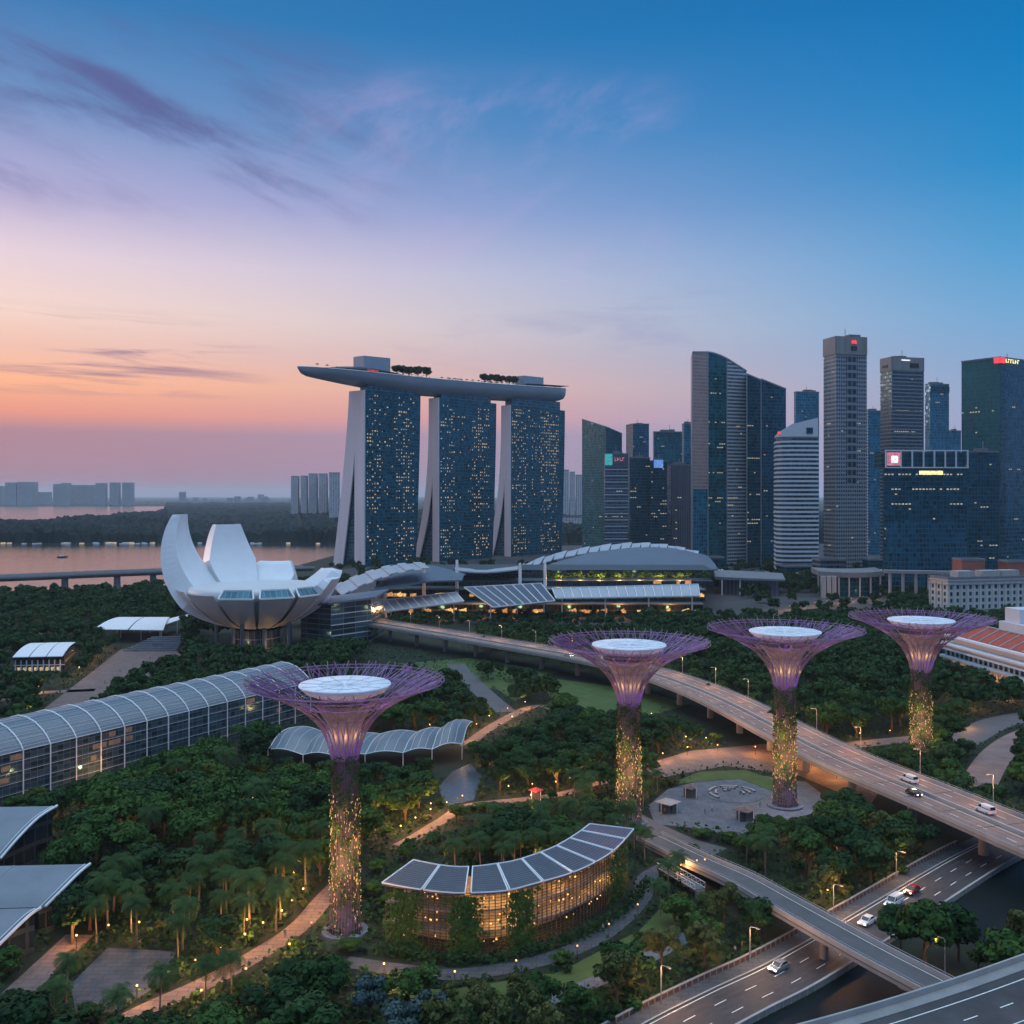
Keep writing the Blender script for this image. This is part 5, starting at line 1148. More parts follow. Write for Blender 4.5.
# ------------------------------------------------------------------ pavilions on the left promenade
def awning_pav(label, c, n, zf, open_=True):
    ce = np.mean(np.array(c), 0); t = thing('promenade_pavilion', label, 'pavilion', (ce[0], ce[1], 0)); bl, br, fr_, fl = [np.array(x) for x in c]
    for i in range(n):
        a, b = i/n+.01, (i+1)/n-.01; rows = []
        for s in np.linspace(a, b, 4): A_, D_ = bl+(br-bl)*s, fl+(fr_-fl)*s; rows.append([tuple(D_+(A_-D_)*w+np.array((0, 0, 1.1*math.sin(math.pi*w)))) for w in np.linspace(0, 1, 6)])
        MB().shell(rows, .3).build('roof_panel', 'white', t)
    if not open_:
        d_ = np.array((0, 0, 1.)); f0, f1, b0, b1 = [x[:2] for x in (fl*.9+bl*.1, fr_*.9+br*.1, bl, br)]
        MB().prism([tuple(f0), tuple(f1), tuple(b1), tuple(b0)], 0, min(fl[2], bl[2])-.6).build('body', 'terrace_glass', t)
        for k in range(9): s = (k+.3)/9; p = f0+(f1-f0)*s; MB().box(p[0], p[1]-.3, 2.9, .5, .4, 5.8).build('column', 'white', t)
        for k in range(8): s = (k+.6)/9; p = f0+(f1-f0)*s; MB().quad((p[0], p[1]-.15, .6), (p[0]+1.6, p[1]-.15, .6), (p[0]+1.6, p[1]-.15, 2.4), (p[0], p[1]-.15, 2.4)).build('lit_window', 'window_warm', t)
        mb = MB(); mb.bar((*f0, 3.4), (*f1, 3.4), 1.2, .4); mb.build('balcony', 'white', t)
    else:
        for s in (.05, .35, .65, .95):
            for w in (.15, .85): p = (fl+(fr_-fl)*s)*(1-w)+(bl+(br-bl)*s)*w; MB().tube([(p[0], p[1], 0), (p[0], p[1], p[2])], .22, 6).build('post', 'white_metal', t)
    EXC_POLY.append([tuple(x[:2]) for x in c]); return t
awning_pav('small two storey pavilion with three curved white roof panels', (E3(30, 643, 9.5), E3(76, 642, 9.5), E3(63, 656, 8.), E3(12, 657, 8.)), 3, 8, False)
awning_pav('wide white open canopy on the promenade left of the lotus museum', (E3(118, 617, 9.), E3(170, 617, 9.), E3(164, 630, 7.5), E3(93, 629, 7.5)), 2, 8)
t = thing('covered_walk', 'long pale covered walkway leading from the white canopy to the museum', 'canopy', (*P(185, 640), 0)); w_ = spline([E3(160, 626, 7.6), E3(182, 619, 8.4), E3(205, 614, 9.), E3(228, 612, 9.)], 5)
MB().shell([w_, zip3(offset(w_, 9), 0)][::-1], .4).build('roof', 'white', t)
for i in range(0, len(w_), 4): MB().tube([(w_[i][0], w_[i][1], 0), tuple(w_[i])], .25, 6).build('post', 'white_metal', t)
t = thing('grandstand', 'grey stepped seating under the white canopy', 'steps', (*P(150, 652), 0)); a, b = Vector((*P(122, 652), 0)), Vector((*P(178, 650), 0))
for k in range(8): MB().box((a.x+b.x)/2+k*.6, (a.y+b.y)/2+k*2.2, .35+k*.35, (b-a).length-k*1.5, 2.2, .7+k*.7, .02).build('step', 'paving_grey', t)
EXC_POLY.append(px_poly([(118, 656), (182, 654), (182, 630), (130, 632)]))
# kiosks on the square
def kiosk(label, u, v, w, d, roofm, a=.2):
    x, y = P(u, v); t = thing('kiosk', label, 'kiosk', (x, y, 0)); MB().box(x, y, 1.3, w*.8, d*.8, 2.6, a).build('counter', 'paving_dark', t)
    MB().lathe([(w*.72, 2.7), (w*.70, 2.85), (.1, 3.6)], 4, (x, y, 0)).build('roof', roofm, t)
    for sx_ in (-1, 1): MB().tube([(x+sx_*w*.42, y-d*.42, 0), (x+sx_*w*.42, y-d*.42, 2.8)], .08, 5).build('post', 'white_metal', t)
    EXC_DISC.append((x, y, w*1.1))
kiosk('small kiosk with a pale roof on the grey square near the second supertree', 668, 812, 5, 4, 'concrete_light'); kiosk('kiosk with a warm tan roof beside the seating court', 690, 797, 3.6, 3, 'paving_pink'); kiosk('stall with a bright red roof under the palms', 536, 800, 3., 2.4, 'red'); kiosk('low tan roofed stall below the seating court', 745, 820, 4.5, 3.4, 'paving_pink')
for k, r in enumerate((3.0, 4.8, 6.6)):
    for j in range(2+k):
        a0_ = -.3+j*(2*math.pi*.62)/(2+k)+k*.25; pts = [(COURT[0]+r*math.cos(a), COURT[1]+r*math.sin(a)) for a in np.linspace(a0_, a0_+.75, 6)]
        t = thing('curved_bench', 'curved pale bench in the round seating court', 'bench', (*pts[2], .14), 'benches of the seating court')
        MB().shell([zip3(offset(pts, -.3), .62), zip3(offset(pts, .3), .62)], .12).build('seat', 'concrete_light', t)
        for q in (pts[0], pts[-1]): MB().box(q[0], q[1], .32, .4, .4, .38).build('leg', 'dark_metal', t)
# ------------------------------------------------------------------ trees
def crown_arrays(seed, R, Hc, z0, nl, n, leaf, flat=1.):
    rg = np.random.default_rng(seed); L = []
    while len(L) < nl:
        p = rg.uniform(-1, 1, 3)
        if np.linalg.norm(p) < .95 and p[2] > -.75: L.append(p)
    L = np.array(L); rad_ = rg.uniform(.26, .46, nl)*R; C = L*np.array((R*.72, R*.72, Hc*.36)); C[:, 2] += z0+Hc*.5
    i = rg.integers(0, nl, n); dd = rg.normal(size=(n, 3)); dd[:, 2] += .35; dd /= np.linalg.norm(dd, axis=1)[:, None]
    Pq = C[i]+dd*(rad_[i]*rg.uniform(.62, 1.08, n))[:, None]*np.array((1, 1, .72*flat)); Nn = dd+rg.normal(size=(n, 3))*.30
    return leafquads(Pq, Nn, leaf, rg), C, rad_
def trunk_mesh(name, C, z0, r, seed):
    rg = random.Random(seed); mb = MB(); mb.tube([(0, 0, -.3), (r*.3, 0, z0*.5), (0, r*.3, z0+1.2)], [r*1.25, r*.9, r*.7], 7)
    for k in range(min(5, len(C))):
        c = C[k]; mb.tube([(0, r*.3, z0*.75+k*.25), (c[0]*.5, c[1]*.5, (z0+c[2])*.5+.3), tuple(c)], [r*.55, r*.38, r*.15], 5)
    o = mb.build(name, 'bark'); me = o.data; D.objects.remove(o); return me
KINDS_ = {}
def broad(key, n_var, R, Hc, z0, nl, n, leaf, lm, trunk, flat=1.):
    out = []
    for v in range(n_var):
        Q, C, rr = crown_arrays(hash(key) % 1000 + v*17 if False else sum(map(ord, key))*7+v*17, R, Hc, z0, nl, n, leaf, flat)
        out.append((quadmesh('crown', Q, LEAF[lm]), trunk_mesh('trunk', C, z0, trunk, v), Q))
    KINDS_[key] = out
broad('dark', 5, 4.7, 7.2, 2.8, 15, 2600, .62, 'leaf_dark', .32)
broad('mid', 4, 4.5, 7.4, 2.6, 15, 2500, .60, 'leaf_mid', .30)
broad('olive', 3, 3.9, 6.8, 3.2, 12, 1700, .55, 'leaf_olive', .24)
broad('blue', 2, 4.2, 7.2, 2.2, 14, 2500, .55, 'leaf_blue', .28)
broad('umbrella', 3, 6.4, 5.6, 4.4, 20, 3200, .62, 'leaf_mid', .36, .8)
def palm_meshes(seed):
    rg = np.random.default_rng(seed); h = 7.6; lean = rg.uniform(-.5, .5, 2)
    mb = MB(); mb.tube([(lean[0]*q*q, lean[1]*q*q, h*q-.2) for q in np.linspace(0, 1, 6)], [.24, .17, .15, .15, .15, .17], 7); o = mb.build('trunk', 'palm_bark'); tm = o.data; D.objects.remove(o)
    Qs = []; top = np.array((lean[0], lean[1], h-.2))
    for k in range(18):
        a = k*2.39996+rg.uniform(-.2, .2); el = 1.15-1.45*(k/21)+rg.uniform(-.1, .1); Lf = rg.uniform(3.0, 4.0); d = np.array((math.cos(a), math.sin(a), 0)); s_ = np.array((-d[1], d[0], 0)); p = top.copy(); ang = el; pts = [p.copy()]
        for j in range(7): p = p+(d*math.cos(ang)+np.array((0, 0, math.sin(ang))))*Lf/7; ang -= .20+.05*j; pts.append(p.copy())
        for j in range(7):
            for sub_ in (0., .5):
                c = pts[j]*(1-sub_)+pts[j+1]*sub_; w = .8*math.sin(math.pi*min(1, (j+sub_+.7)/7.8))**.7+.1; t = (pts[j+1]-pts[j])
                for sg in (-1, 1):
                    tip = c+s_*sg*w+t*.55+np.array((0, 0, -.40*w)); Qs.append([c-t*.10, c+t*.26, tip+t*.10, tip-t*.12])
    return quadmesh('fronds', np.array(Qs), LEAF['palm_leaf']), tm, np.array(Qs)
KINDS_['palm'] = [palm_meshes(s) for s in (1, 2, 3, 4)]
CR = {'dark': 5.4, 'mid': 5.2, 'olive': 4.4, 'blue': 4.8, 'umbrella': 7.2, 'palm': 3.0}; HT = {'dark': 10.4, 'mid': 10.3, 'olive': 10.2, 'blue': 9.6, 'umbrella': 10.3, 'palm': 9.6}
KEEP = []
def keep(pts, z=0., step=7, dy=(0,), dist=None):
    for (u0, v0), (u1, v1) in zip(pts, pts[1:]):
        n = max(1, int(math.hypot(u1-u0, v1-v0)/step))
        for k in range(n+1):
            u, v = u0+(u1-u0)*k/n, v0+(v1-v0)*k/n
            for q in dy: KEEP.append((u, v+q, dist if dist else P(u, v, z)[1]))
keep([(150, 1009), (208, 982), (262, 952), (300, 926), (326, 897)]); keep([(345, 935), (345, 815)], dist=195); keep([(332, 935), (358, 935)], dist=195); keep([(405, 836), (436, 825)]); keep([(475, 799), (520, 798), (560, 792)])
keep([(450, 974), (505, 968), (560, 954), (607, 931), (640, 899), (646, 880)]); keep([(435, 915), (465, 945), (515, 944), (559, 936), (600, 915)], dist=185, dy=(0, -16, -32)); keep([(383, 883), (449, 893), (506, 891), (577, 871), (633, 830)], dist=184, dy=(0, -10))
keep([(660, 806), (730, 795), (800, 800)], dy=(0, 12)); keep([(690, 822), (740, 828)]); keep([(660, 764), (700, 758)]); keep([(580, 692), (650, 700), (690, 706)], dy=(0, 8)); keep([(470, 678), (500, 706)]); keep([(475, 738), (541, 708)]); keep([(442, 790), (472, 782)], dy=(0, 10))
keep([(270, 752), (330, 756), (403, 755), (460, 746)], dist=305, dy=(0, -12, -22)); keep([(629, 650), (629, 795)], dist=262); keep([(785, 650), (785, 800)], dist=272); keep([(921, 640), (921, 740)], dist=310)
keep([(372, 630), (500, 651), (607, 671), (680, 699), (760, 742)], 7., dy=(-10, 0, 8)); keep([(760, 742), (794, 760), (908, 805), (960, 825)], 7., dy=(-12, -4)); keep([(605, 705), (605, 680)], dist=400); keep([(650, 720), (705, 725), (760, 755)], dist=340)
keep([(647, 1022), (712, 989), (771, 961), (857, 912), (951, 857), (1000, 835)], dy=(-3, 3, 14)); keep([(774, 910), (857, 957), (916, 991)], 5.6, dy=(0, 10)); keep([(782, 893), (837, 922), (947, 979)], 5.6, dy=(0, -6)); keep([(690, 845), (720, 855), (775, 885)])
keep([(0, 758), (100, 727), (173, 712), (237, 699), (300, 690)], 14, dy=(-14, 0, 10, 20)); keep([(20, 790), (128, 752), (210, 730)], 5.); keep([(0, 858), (57, 808)], 8, dy=(-3, 3)); keep([(0, 880), (60, 872)], 8, dy=(0, 14)); keep([(0, 945), (40, 910)], 6); keep([(70, 985), (170, 965)], dy=(0, 14)); keep([(30, 985), (66, 950)])
keep([(60, 725), (85, 690), (130, 660), (175, 650)], dy=(0,)); keep([(18, 668), (62, 668)], dist=480); keep([(95, 632), (165, 632)], dist=560); keep([(210, 640), (250, 642), (300, 640)], dist=580); keep([(305, 635), (368, 636)], dist=560); keep([(855, 742), (910, 738)]); keep([(985, 770), (1010, 742)], dy=(0, 10)); keep([(970, 735), (1020, 722)])
keep([(945, 655), (1020, 672)], dist=480, dy=(-8, 0)); keep([(664, 868), (698, 890)], dist=210); keep([(665, 995), (668, 970)], dist=158)
KA = np.array(KEEP)
ZONES = [  # ground polygon (photo pixels), spacing, kind weights, height range, where
 ([(355, 962), (450, 968), (560, 948), (600, 930), (642, 885), (650, 862), (600, 860), (560, 900), (380, 900)], None, None, None, ''),
 ([(300, 1000), (360, 1000), (395, 935), (395, 880), (350, 860), (310, 905)], 6.5, {'mid': 1}, (2.5, 3.6), 'low tree at the foot of the nearest supertree'),
 ([(345, 1100), (445, 1100), (445, 1008), (350, 1005)], 7.0, {'blue': 4, 'mid': 1}, (7, 9.5), 'at the bottom edge below the crescent pavilion'),
 ([(440, 1130), (600, 1100), (730, 990), (735, 930), (690, 915), (600, 985), (440, 1000)], 5.4, {'olive': 3, 'mid': 2}, (7, 10.5), 'between the crescent pavilion and the street'),
 ([(60, 1030), (110, 1030), (330, 915), (330, 850), (240, 860), (110, 900), (70, 940)], 6.4, {'palm': 2.2, 'dark': 2, 'mid': .6}, (9, 12.5), 'along the lit garden path at lower left'),
 ([(450, 880), (500, 810), (670, 790), (670, 872), (610, 850), (560, 872), (500, 885)], 5.6, {'palm': 3, 'mid': 1, 'dark': 1}, (8, 11), 'behind the crescent pavilion'),
 ([(650, 920), (770, 905), (770, 840), (650, 828)], 5.8, {'palm': 3, 'mid': 1}, (8.5, 11), 'beside the road leading to the narrow bridge'),
 ([(60, 890), (330, 870), (330, 800), (60, 820)], 8.6, {'dark': 1.6, 'umbrella': 3, 'mid': .8, 'palm': .3}, (11.5, 15), 'in the grove left of the nearest supertree'),
 ([(0, 1130), (345, 1130), (345, 1000), (210, 1000), (110, 1040), (60, 1000), (0, 960)], 6.8, {'dark': 3, 'mid': 1}, (9.5, 12.5), 'along the bottom left edge'),
 ([(0, 860), (330, 860), (330, 735), (0, 790)], 7.8, {'dark': 2, 'umbrella': 1.5, 'mid': 1, 'palm': .3}, (10, 13.5), 'between the glasshouse and the grove'),
 ([(640, 985), (705, 962), (771, 958), (800, 930), (770, 908), (690, 908), (660, 950)], 6.4, {'dark': 2, 'mid': 2}, (8.5, 11.5), 'left of the narrow bridge beside the street'),
 ([(700, 862), (745, 838), (800, 825), (880, 800), (985, 812), (1000, 836), (951, 862), (857, 918), (800, 908), (770, 880)], 6.4, {'mid': 2, 'dark': 2, 'olive': .4}, (8.5, 12), 'between the flyover and the narrow bridge'),
 ([(330, 870), (480, 870), (480, 690), (330, 690)], 8., {'dark': 2, 'mid': 2, 'umbrella': 1.5}, (9, 12.5), 'around the membrane canopy'),
 ([(480, 830), (700, 830), (700, 640), (480, 640)], 7.4, {'dark': 3, 'mid': 1}, (9, 13), 'on the garden side of the flyover, near the second supertree'),
 ([(640, 800), (1040, 800), (1040, 625), (640, 625)], 9.0, {'dark': 3, 'mid': 1.6, 'umbrella': 1}, (10, 14), 'in the thick wood behind the flyover'),
 ([(160, 720), (330, 690), (380, 640), (160, 630)], 8.5, {'dark': 3, 'mid': 1}, (9, 13), 'in front of the lotus museum'),
 ([(-20, 760), (200, 720), (160, 590), (-20, 590)], 9.0, {'dark': 3, 'mid': 1}, (8, 13), 'on the left promenade by the bay'),
]
ZONES = [(px_poly(z[0]),)+z[1:] for z in ZONES]
EX = [(p, min(q[0] for q in p), max(q[0] for q in p), min(q[1] for q in p), max(q[1] for q in p)) for p in EXC_POLY if p]
EL_ = [(np.array([q[:2] for q in l]), w) for l, w in EXC_LINE]
def blocked(x, y, r):
    for p, a, b, c, d in EX:
        if a-r < x < b+r and c-r < y < d+r and (inside(x, y, p) or pdist(x, y, list(p)+[p[0]]) < r*.55): return True
    for l, w in EL_:
        if np.min(np.hypot(l[:, 0]-x, l[:, 1]-y)) < w+r*.45: return True
    return any(math.hypot(x-a, y-b) < d+r*.4 for a, b, d in EXC_DISC)
rg = random.Random(21); cand = []; used = {}
for poly, sp, kw, hr, where in ZONES:
    if sp is None: continue
    xs = [p[0] for p in poly]; ys = [p[1] for p in poly]
    for _ in range(int((max(xs)-min(xs))*(max(ys)-min(ys))/(sp*sp)*5)):
        x, y = rg.uniform(min(xs), max(xs)), rg.uniform(min(ys), max(ys))
        if y < 140 or abs(x) > .53*y+9 or not inside(x, y, poly): continue
        if any(z[1] is None and inside(x, y, z[0]) for z in ZONES): continue
        k = rg.choices(list(kw), list(kw.values()))[0]; h = rg.uniform(*hr)
        if k == 'umbrella': h *= .95
        s = h/HT[k]; cr = CR[k]*s; key = (int(x//12), int(y//12)); gap = sp*(.8 if k == 'palm' else 1.)
        if any(math.hypot(x-a, y-b) < gap for i in (-1, 0, 1) for j in (-1, 0, 1) for a, b in used.get((key[0]+i, key[1]+j), ())): continue
        if blocked(x, y, cr*.8 if k != 'palm' else 1.0): continue
        # keep clear what the photograph shows clear: lower the tree, or leave it out
        u, v = PX(x, y); wpx = cr*.92/y*F; near = KA[(abs(KA[:, 0]-u) < wpx) & (KA[:, 2] > y+1) & (KA[:, 1] < v)]
        if len(near):
            vmax = near[:, 1].max()+2; hmax = (v-vmax)*y/F
            if hmax < h:
                h = hmax*.97; s = h/HT[k]
                if h < 2.0 or (k == 'palm' and h < 6): continue
        used.setdefault(key, []).append((x, y)); cand.append((y, x, k, (s, max(s, .55*rg.uniform(.8, 1.1))*(1.2 if k in ('dark', 'mid') else 1.)), where))
cand.sort()
NAMES = {'dark': ('broadleaf_tree', 'dark green broadleaf tree'), 'mid': ('broadleaf_tree', 'mid green broadleaf tree'), 'olive': ('broadleaf_tree', 'olive green open crowned tree'), 'blue': ('broadleaf_tree', 'blue grey leaved tree'), 'umbrella': ('broadleaf_tree', 'wide umbrella crowned green tree'), 'palm': ('palm_tree', 'slender palm tree with arching fronds')}
PROT = {}; nb_tree = 0; npalm = 0; rest = []
def plant(k, x, y, z, s, where, label=None):
    nm, d = NAMES[k]; v = rg.randrange(len(KINDS_[k])); lb = label or (where if where.startswith('low tree') else f'{d} {where}'); gr = lb
    key = (k, v)
    if key not in PROT:
        t = thing(nm, lb, 'palm tree' if k == 'palm' else 'tree', (x, y, z), gr); cm, tm, _q = KINDS_[k][v]
        link('fronds' if k == 'palm' else 'crown', cm, t); link('trunk', tm, t); PROT[key] = t
    else: t = dup(PROT[key], (x, y, z), label=lb, group=gr)
    sz, sx_ = s if isinstance(s, tuple) else (s, s); t.scale = (sx_, sx_*rg.uniform(.9, 1.1), sz*rg.uniform(.95, 1.05)); t.rotation_euler = (0, 0, rg.uniform(0, 6.28)); return t
NB = 285
for y, x, k, s, where in cand:
    if k == 'palm':
        plant(k, x, y, 0, s, where); npalm += 1
    elif nb_tree < NB: plant(k, x, y, 0, s, where); nb_tree += 1
    else: rest.append((x, y, k, s[0]*1.1))
for u, v in ((52, 1034), (118, 1040), (160, 1016), (205, 1008), (66, 1004), (232, 1000)): plant('palm', *P(u, v), 0, .95, 'beside the paved forecourt at bottom left')
# round shrubs that fill the gaps between the trees
Qs_, _c, _r = crown_arrays(5, 1.5, 2.0, .05, 7, 420, .42); SHR = [quadmesh('foliage', Qs_, LEAF[m]) for m in ('leaf_mid', 'leaf_dark', 'leaf_olive')]; allp = np.array([(c[1], c[0]) for c in cand]); k = 0; sproto_ = {}
for _t in range(30000):
    if k >= 290: break
    y = 150+(330-150)*rg.random()**1.2; x = rg.uniform(-.5*y, .5*y)
    if blocked(x, y, 1.3) or np.min(np.hypot(allp[:, 0]-x, allp[:, 1]-y)) < 2.6: continue
    allp = np.concatenate([allp, [(x, y)]]); m = rg.choice((0, 0, 1, 1, 2)); s = rg.uniform(.7, 1.35)
    lb = ('fresh green', 'dark green', 'olive green')[m]+' round shrub filling a gap between the garden trees'
    o = link('shrub', SHR[m], None, (x, y, 0)); o.scale = (s, s, s*rg.uniform(.8, 1.1)); o.rotation_euler = (0, 0, rg.uniform(0, 6.28)); tag(o, lb, 'shrub', lb); k += 1
# trees on the bank beside the canal, and on the roof deck
for (u, v, k, h) in ((925, 966, 'mid', 13.), (900, 956, 'dark', 10.5), (958, 962, 'dark', 11.), (1004, 988, 'mid', 11.), (1028, 970, 'olive', 11.5), (978, 975, 'olive', 6.5)):
    x, y = P(u, v); plant(k, x, y, 0, h/HT[k], '', 'green tree on the bank between the canal and the slip road')
for s in (60, 72, 84, 97, 110): plant('dark', *hp(s, 8+s % 5, deck_z(s)-.3), 1.7, '', 'dark tree in the clump left of centre on the roof deck')
for s in (222, 234, 246, 259, 272, 284): plant('dark', *hp(s, 8+s % 5, deck_z(s)-.3), 1.65, '', 'dark tree in the clump beside the right rooftop block')
for u, v in ((90, 930), (72, 944), (104, 915)): plant('dark', *P(u, v), 0, 1.05, '', 'dark broad tree against the end of the flat grey vaults')
sheet('canal_bank', [P(u, v) for u, v in ((868, 950), (905, 935), (963, 945), (1030, 945), (1060, 985), (1010, 1000), (940, 985))], .06, 'soil', False)
def joined(name, items, lm, sub_n, grow, kind='stuff'):
    Qs = []; r2 = np.random.default_rng(3)
    for x, y, z, k, s in items:
        Q = KINDS_[k][r2.integers(len(KINDS_[k]))][2]; Q = Q[r2.choice(len(Q), min(sub_n, len(Q)), replace=False)]; c = Q.mean(1, keepdims=True); Q = c+(Q-c)*grow
        a = r2.uniform(0, 6.28); Rm = np.array(((math.cos(a), -math.sin(a), 0), (math.sin(a), math.cos(a), 0), (0, 0, 1))); Qs.append((Q@Rm.T)*s+np.array((x, y, z)))
    if Qs: return tag(link(name, quadmesh(name, np.concatenate(Qs), LEAF[lm])), kind=kind)
joined('far_grove', [(x, y, 0, k, s) for x, y, k, s in rest], 'leaf_dark', 620, 1.7)
# planting along the hall's terraces, the promenade and the city streets
it = []
for _ in range(150): u = rg.uniform(548, 712); d = 759+rg.uniform(-5, 6); it.append((K(u)*d, d, 20.7, 'mid', rg.uniform(.3, .75)))
joined('terrace_garden', it, 'leaf_mid', 260, 2.0); it = []
for _ in range(200): u = rg.uniform(372, 702); d = 713+rg.uniform(-3, 3); it.append((K(u)*d, d, 8.6, 'mid', rg.uniform(.3, .5)))
for _ in range(300): u = rg.uniform(372, 760); d = rg.uniform(636, 690); it.append((K(u)*d, d, 0, 'dark', rg.uniform(.4, .8)))
joined('terrace_planting', it, 'leaf_dark', 220, 2.2)
it = []
for _ in range(520):
    u = rg.uniform(640, 930); v = rg.uniform(590, 628); x, y = P(u, v)
    if 772 < u < 888 and 597 < v < 623 and rg.random() < .8: continue
    if y > 640 and not blocked(x, y, 3): it.append((x, y, 0, 'dark', rg.uniform(.6, 1.2)))
for _ in range(240):
    u = rg.uniform(690, 900); d = rg.uniform(870, 960); it.append((K(u)*d, d, 0, 'dark', rg.uniform(.8, 1.5)))
for _ in range(200):
    u = rg.uniform(330, 1030); d = rg.uniform(1000, 1160); it.append((K(u)*d, d, 0, 'dark', rg.uniform(.8, 1.5)))
for _ in range(190):
    u = rg.uniform(-10, 235); v = rg.uniform(600, 618); x, y = P(u, v)
    if not inside(x, y, bay) and not blocked(x, y, 4): it.append((x, y, 0, 'dark', rg.uniform(.8, 1.5)))
for _ in range(130):
    u = rg.uniform(160, 345); d = rg.uniform(700, 930); x, y = K(u)*d, d
    if not inside(x, y, bay): it.append((x, y, 0, 'dark', rg.uniform(.8, 1.4)))
joined('distant_trees', it, 'leaf_dark', 260, 2.4)
# wood across the bay: one bumpy canopy sheet
r2 = np.random.default_rng(8); us = np.arange(-140, 860, 3.2); N_ = 120; V = []; Fc = []
for j in range(N_):
    for u in us:
        yb = 2750+1400*max(0, (u-10)/140)**2.2 if u < 165 else (8600 if u < 300 else 4200); yb = min(yb, 8600); y = 1745*(yb/1745)**(j/(N_-1)); x = K(u)*y
        z = (13+7*r2.random()+6*r2.random()**3)*(1+.25*math.sin(x*.013)*math.sin(y*.011)) if 0 < j < N_-1 else -.5
        V.append((x+r2.uniform(-3, 3), y+r2.uniform(-4, 4), z))
nu = len(us); Fc = [(j*nu+i, j*nu+i+1, (j+1)*nu+i+1, (j+1)*nu+i) for j in range(N_-1) for i in range(nu-1)]
me = D.meshes.new('far_woodland'); me.from_pydata(V, [], Fc); me.materials.append(LEAF['leaf_far']); tag(link('far_woodland', me), kind='stuff')
rg = random.Random(77)
emit('lamp_far', (1., .75, .5), .5)
for k in range(46):
    u = rg.choice((rg.uniform(0, 165), rg.uniform(0, 165), rg.uniform(60, 330))); y = rg.uniform(1724, 1738); x = K(u)*y
    t = MB().prism([(x-3, y-3), (x+rg.uniform(0, 4), y-3), (x+3, y+3), (x-3, y+3)], .3, rg.uniform(1.6, 3.4)).build('shore_house', 'lamp_far' if rg.random() < .35 else 'white'); tag(t, 'tiny pale building on the far bank of the bay', 'building', 'tiny buildings on the far bank')
# low undergrowth between the trees
LAWN = px_poly([(360, 985), (450, 990), (560, 972), (640, 930), (668, 900), (700, 905), (650, 960), (540, 1000), (430, 1010), (345, 1000)])
r2 = np.random.default_rng(4); Pn = []
while len(Pn) < 130000:
    y = 140+ (560-140)*r2.random()**1.5; x = r2.uniform(-.54*y-5, .54*y+5); Pn.append((x, y))
ok = []
for x, y in Pn:
    bad = inside(x, y, LAWN) or any(a < x < b and c < y < d and inside(x, y, p) for p, a, b, c, d in EX) or any(np.min(np.hypot(l[:, 0]-x, l[:, 1]-y)) < w+1.0 for l, w in EL_)
    if not bad: ok.append((x, y))
ok = np.array(ok); Pq = np.concatenate([ok, (r2.random(len(ok))**2*2.0)[:, None]], 1); Nn = r2.normal(size=Pq.shape)*.6+np.array((0, 0, 1.)); tag(link('undergrowth', quadmesh('undergrowth', leafquads(Pq, Nn, .8, r2), LEAF['leaf_dark'])), kind='stuff')
# clipped hedge round the crescent pavilion
hl_ = offset(fr, -3.0); mb = []
for s in np.arange(2, arc_len(hl_)[-1], .5):
    p, an = along(hl_, s)
    for _ in range(9): mb.append((p[0]+r2.normal()*.7, p[1]+r2.normal()*.7, r2.uniform(.1, 1.7)))
Pq = np.array(mb); t = link('hedge', quadmesh('hedge', leafquads(Pq, r2.normal(size=Pq.shape)+np.array((0, -.4, .6)), .6, r2), LEAF['leaf_dark'])); tag(t, 'dark clipped hedge along the foot of the crescent pavilion', 'hedge')
# climbers hanging on the pavilion's lattice
Pq = []; Nn = []
for c_, wd in ((.07, 3.), (.24, 2.4), (.40, 2.4), (.86, 5.)):
    for _ in range(900):
        s = c_*wl+r2.normal()*wd*.6; p, an = along(wall, max(0, min(s, wl))); z = r2.uniform(0, 10.5)*(1 if c_ < .8 else 1); Pq.append((p[0]+math.sin(an)*(.4+.8*r2.random()), p[1]-math.cos(an)*(.4+.8*r2.random()), z)); Nn.append((math.sin(an)+r2.normal()*.5, -math.cos(an)+r2.normal()*.5, .4))
link('climbing_plants', quadmesh('climbing_plants', leafquads(np.array(Pq), np.array(Nn), .55, r2)-np.array(ROOT[pav.name]), LEAF['leaf_mid']), pav)
# ------------------------------------------------------------------ lamps
def garden_lamp_proto():
    t = thing('garden_lamp', 'low warm garden lamp beside a path', 'lamp', (0, 0, 0)); MB().tube([(0, 0, 0), (0, 0, 2.5)], .07, 6).build('post', 'dark_metal', t, local=True)
    MB().lathe([(.02, 2.45), (.15, 2.53), (.19, 2.65), (.15, 2.77), (.02, 2.85)], 10).build('globe', 'lamp', t, local=True); return t
gl = D.lights.new('lamp_light', 'POINT'); gl.energy = 2000; gl.color = (1., .44, .13); gl.shadow_soft_size = .3
gproto = None
def glamp(x, y, where, light=True, z=0.):
    global gproto
    lb = 'low warm globe lamp '+where
    if gproto is None: gproto = garden_lamp_proto(); t = gproto; t.location = (x, y, z)
    else: t = dup(gproto, (x, y, z))
    t['label'] = lb; t['group'] = lb
    if light: o = D.objects.new('lamp_light', gl); COL.objects.link(o); o.location = (x, y-.1, z+3.5)
def lampline(px, n, where, off=0., light=2):
    pts = [P(u, v) for u, v in px]; L = arc_len(pts)[-1]
    for k in range(n):
        p, an = along(pts, L*(k+.5)/n); glamp(p[0]-math.sin(an)*off, p[1]+math.cos(an)*off, where, k % light == 0)
lampline([(134, 1016), (208, 982), (262, 952), (300, 926), (326, 897)], 9, 'on the long garden path at lower left', 3.9); lampline([(160, 1010), (262, 960), (320, 905)], 5, 'on the long garden path at lower left', -4.6)
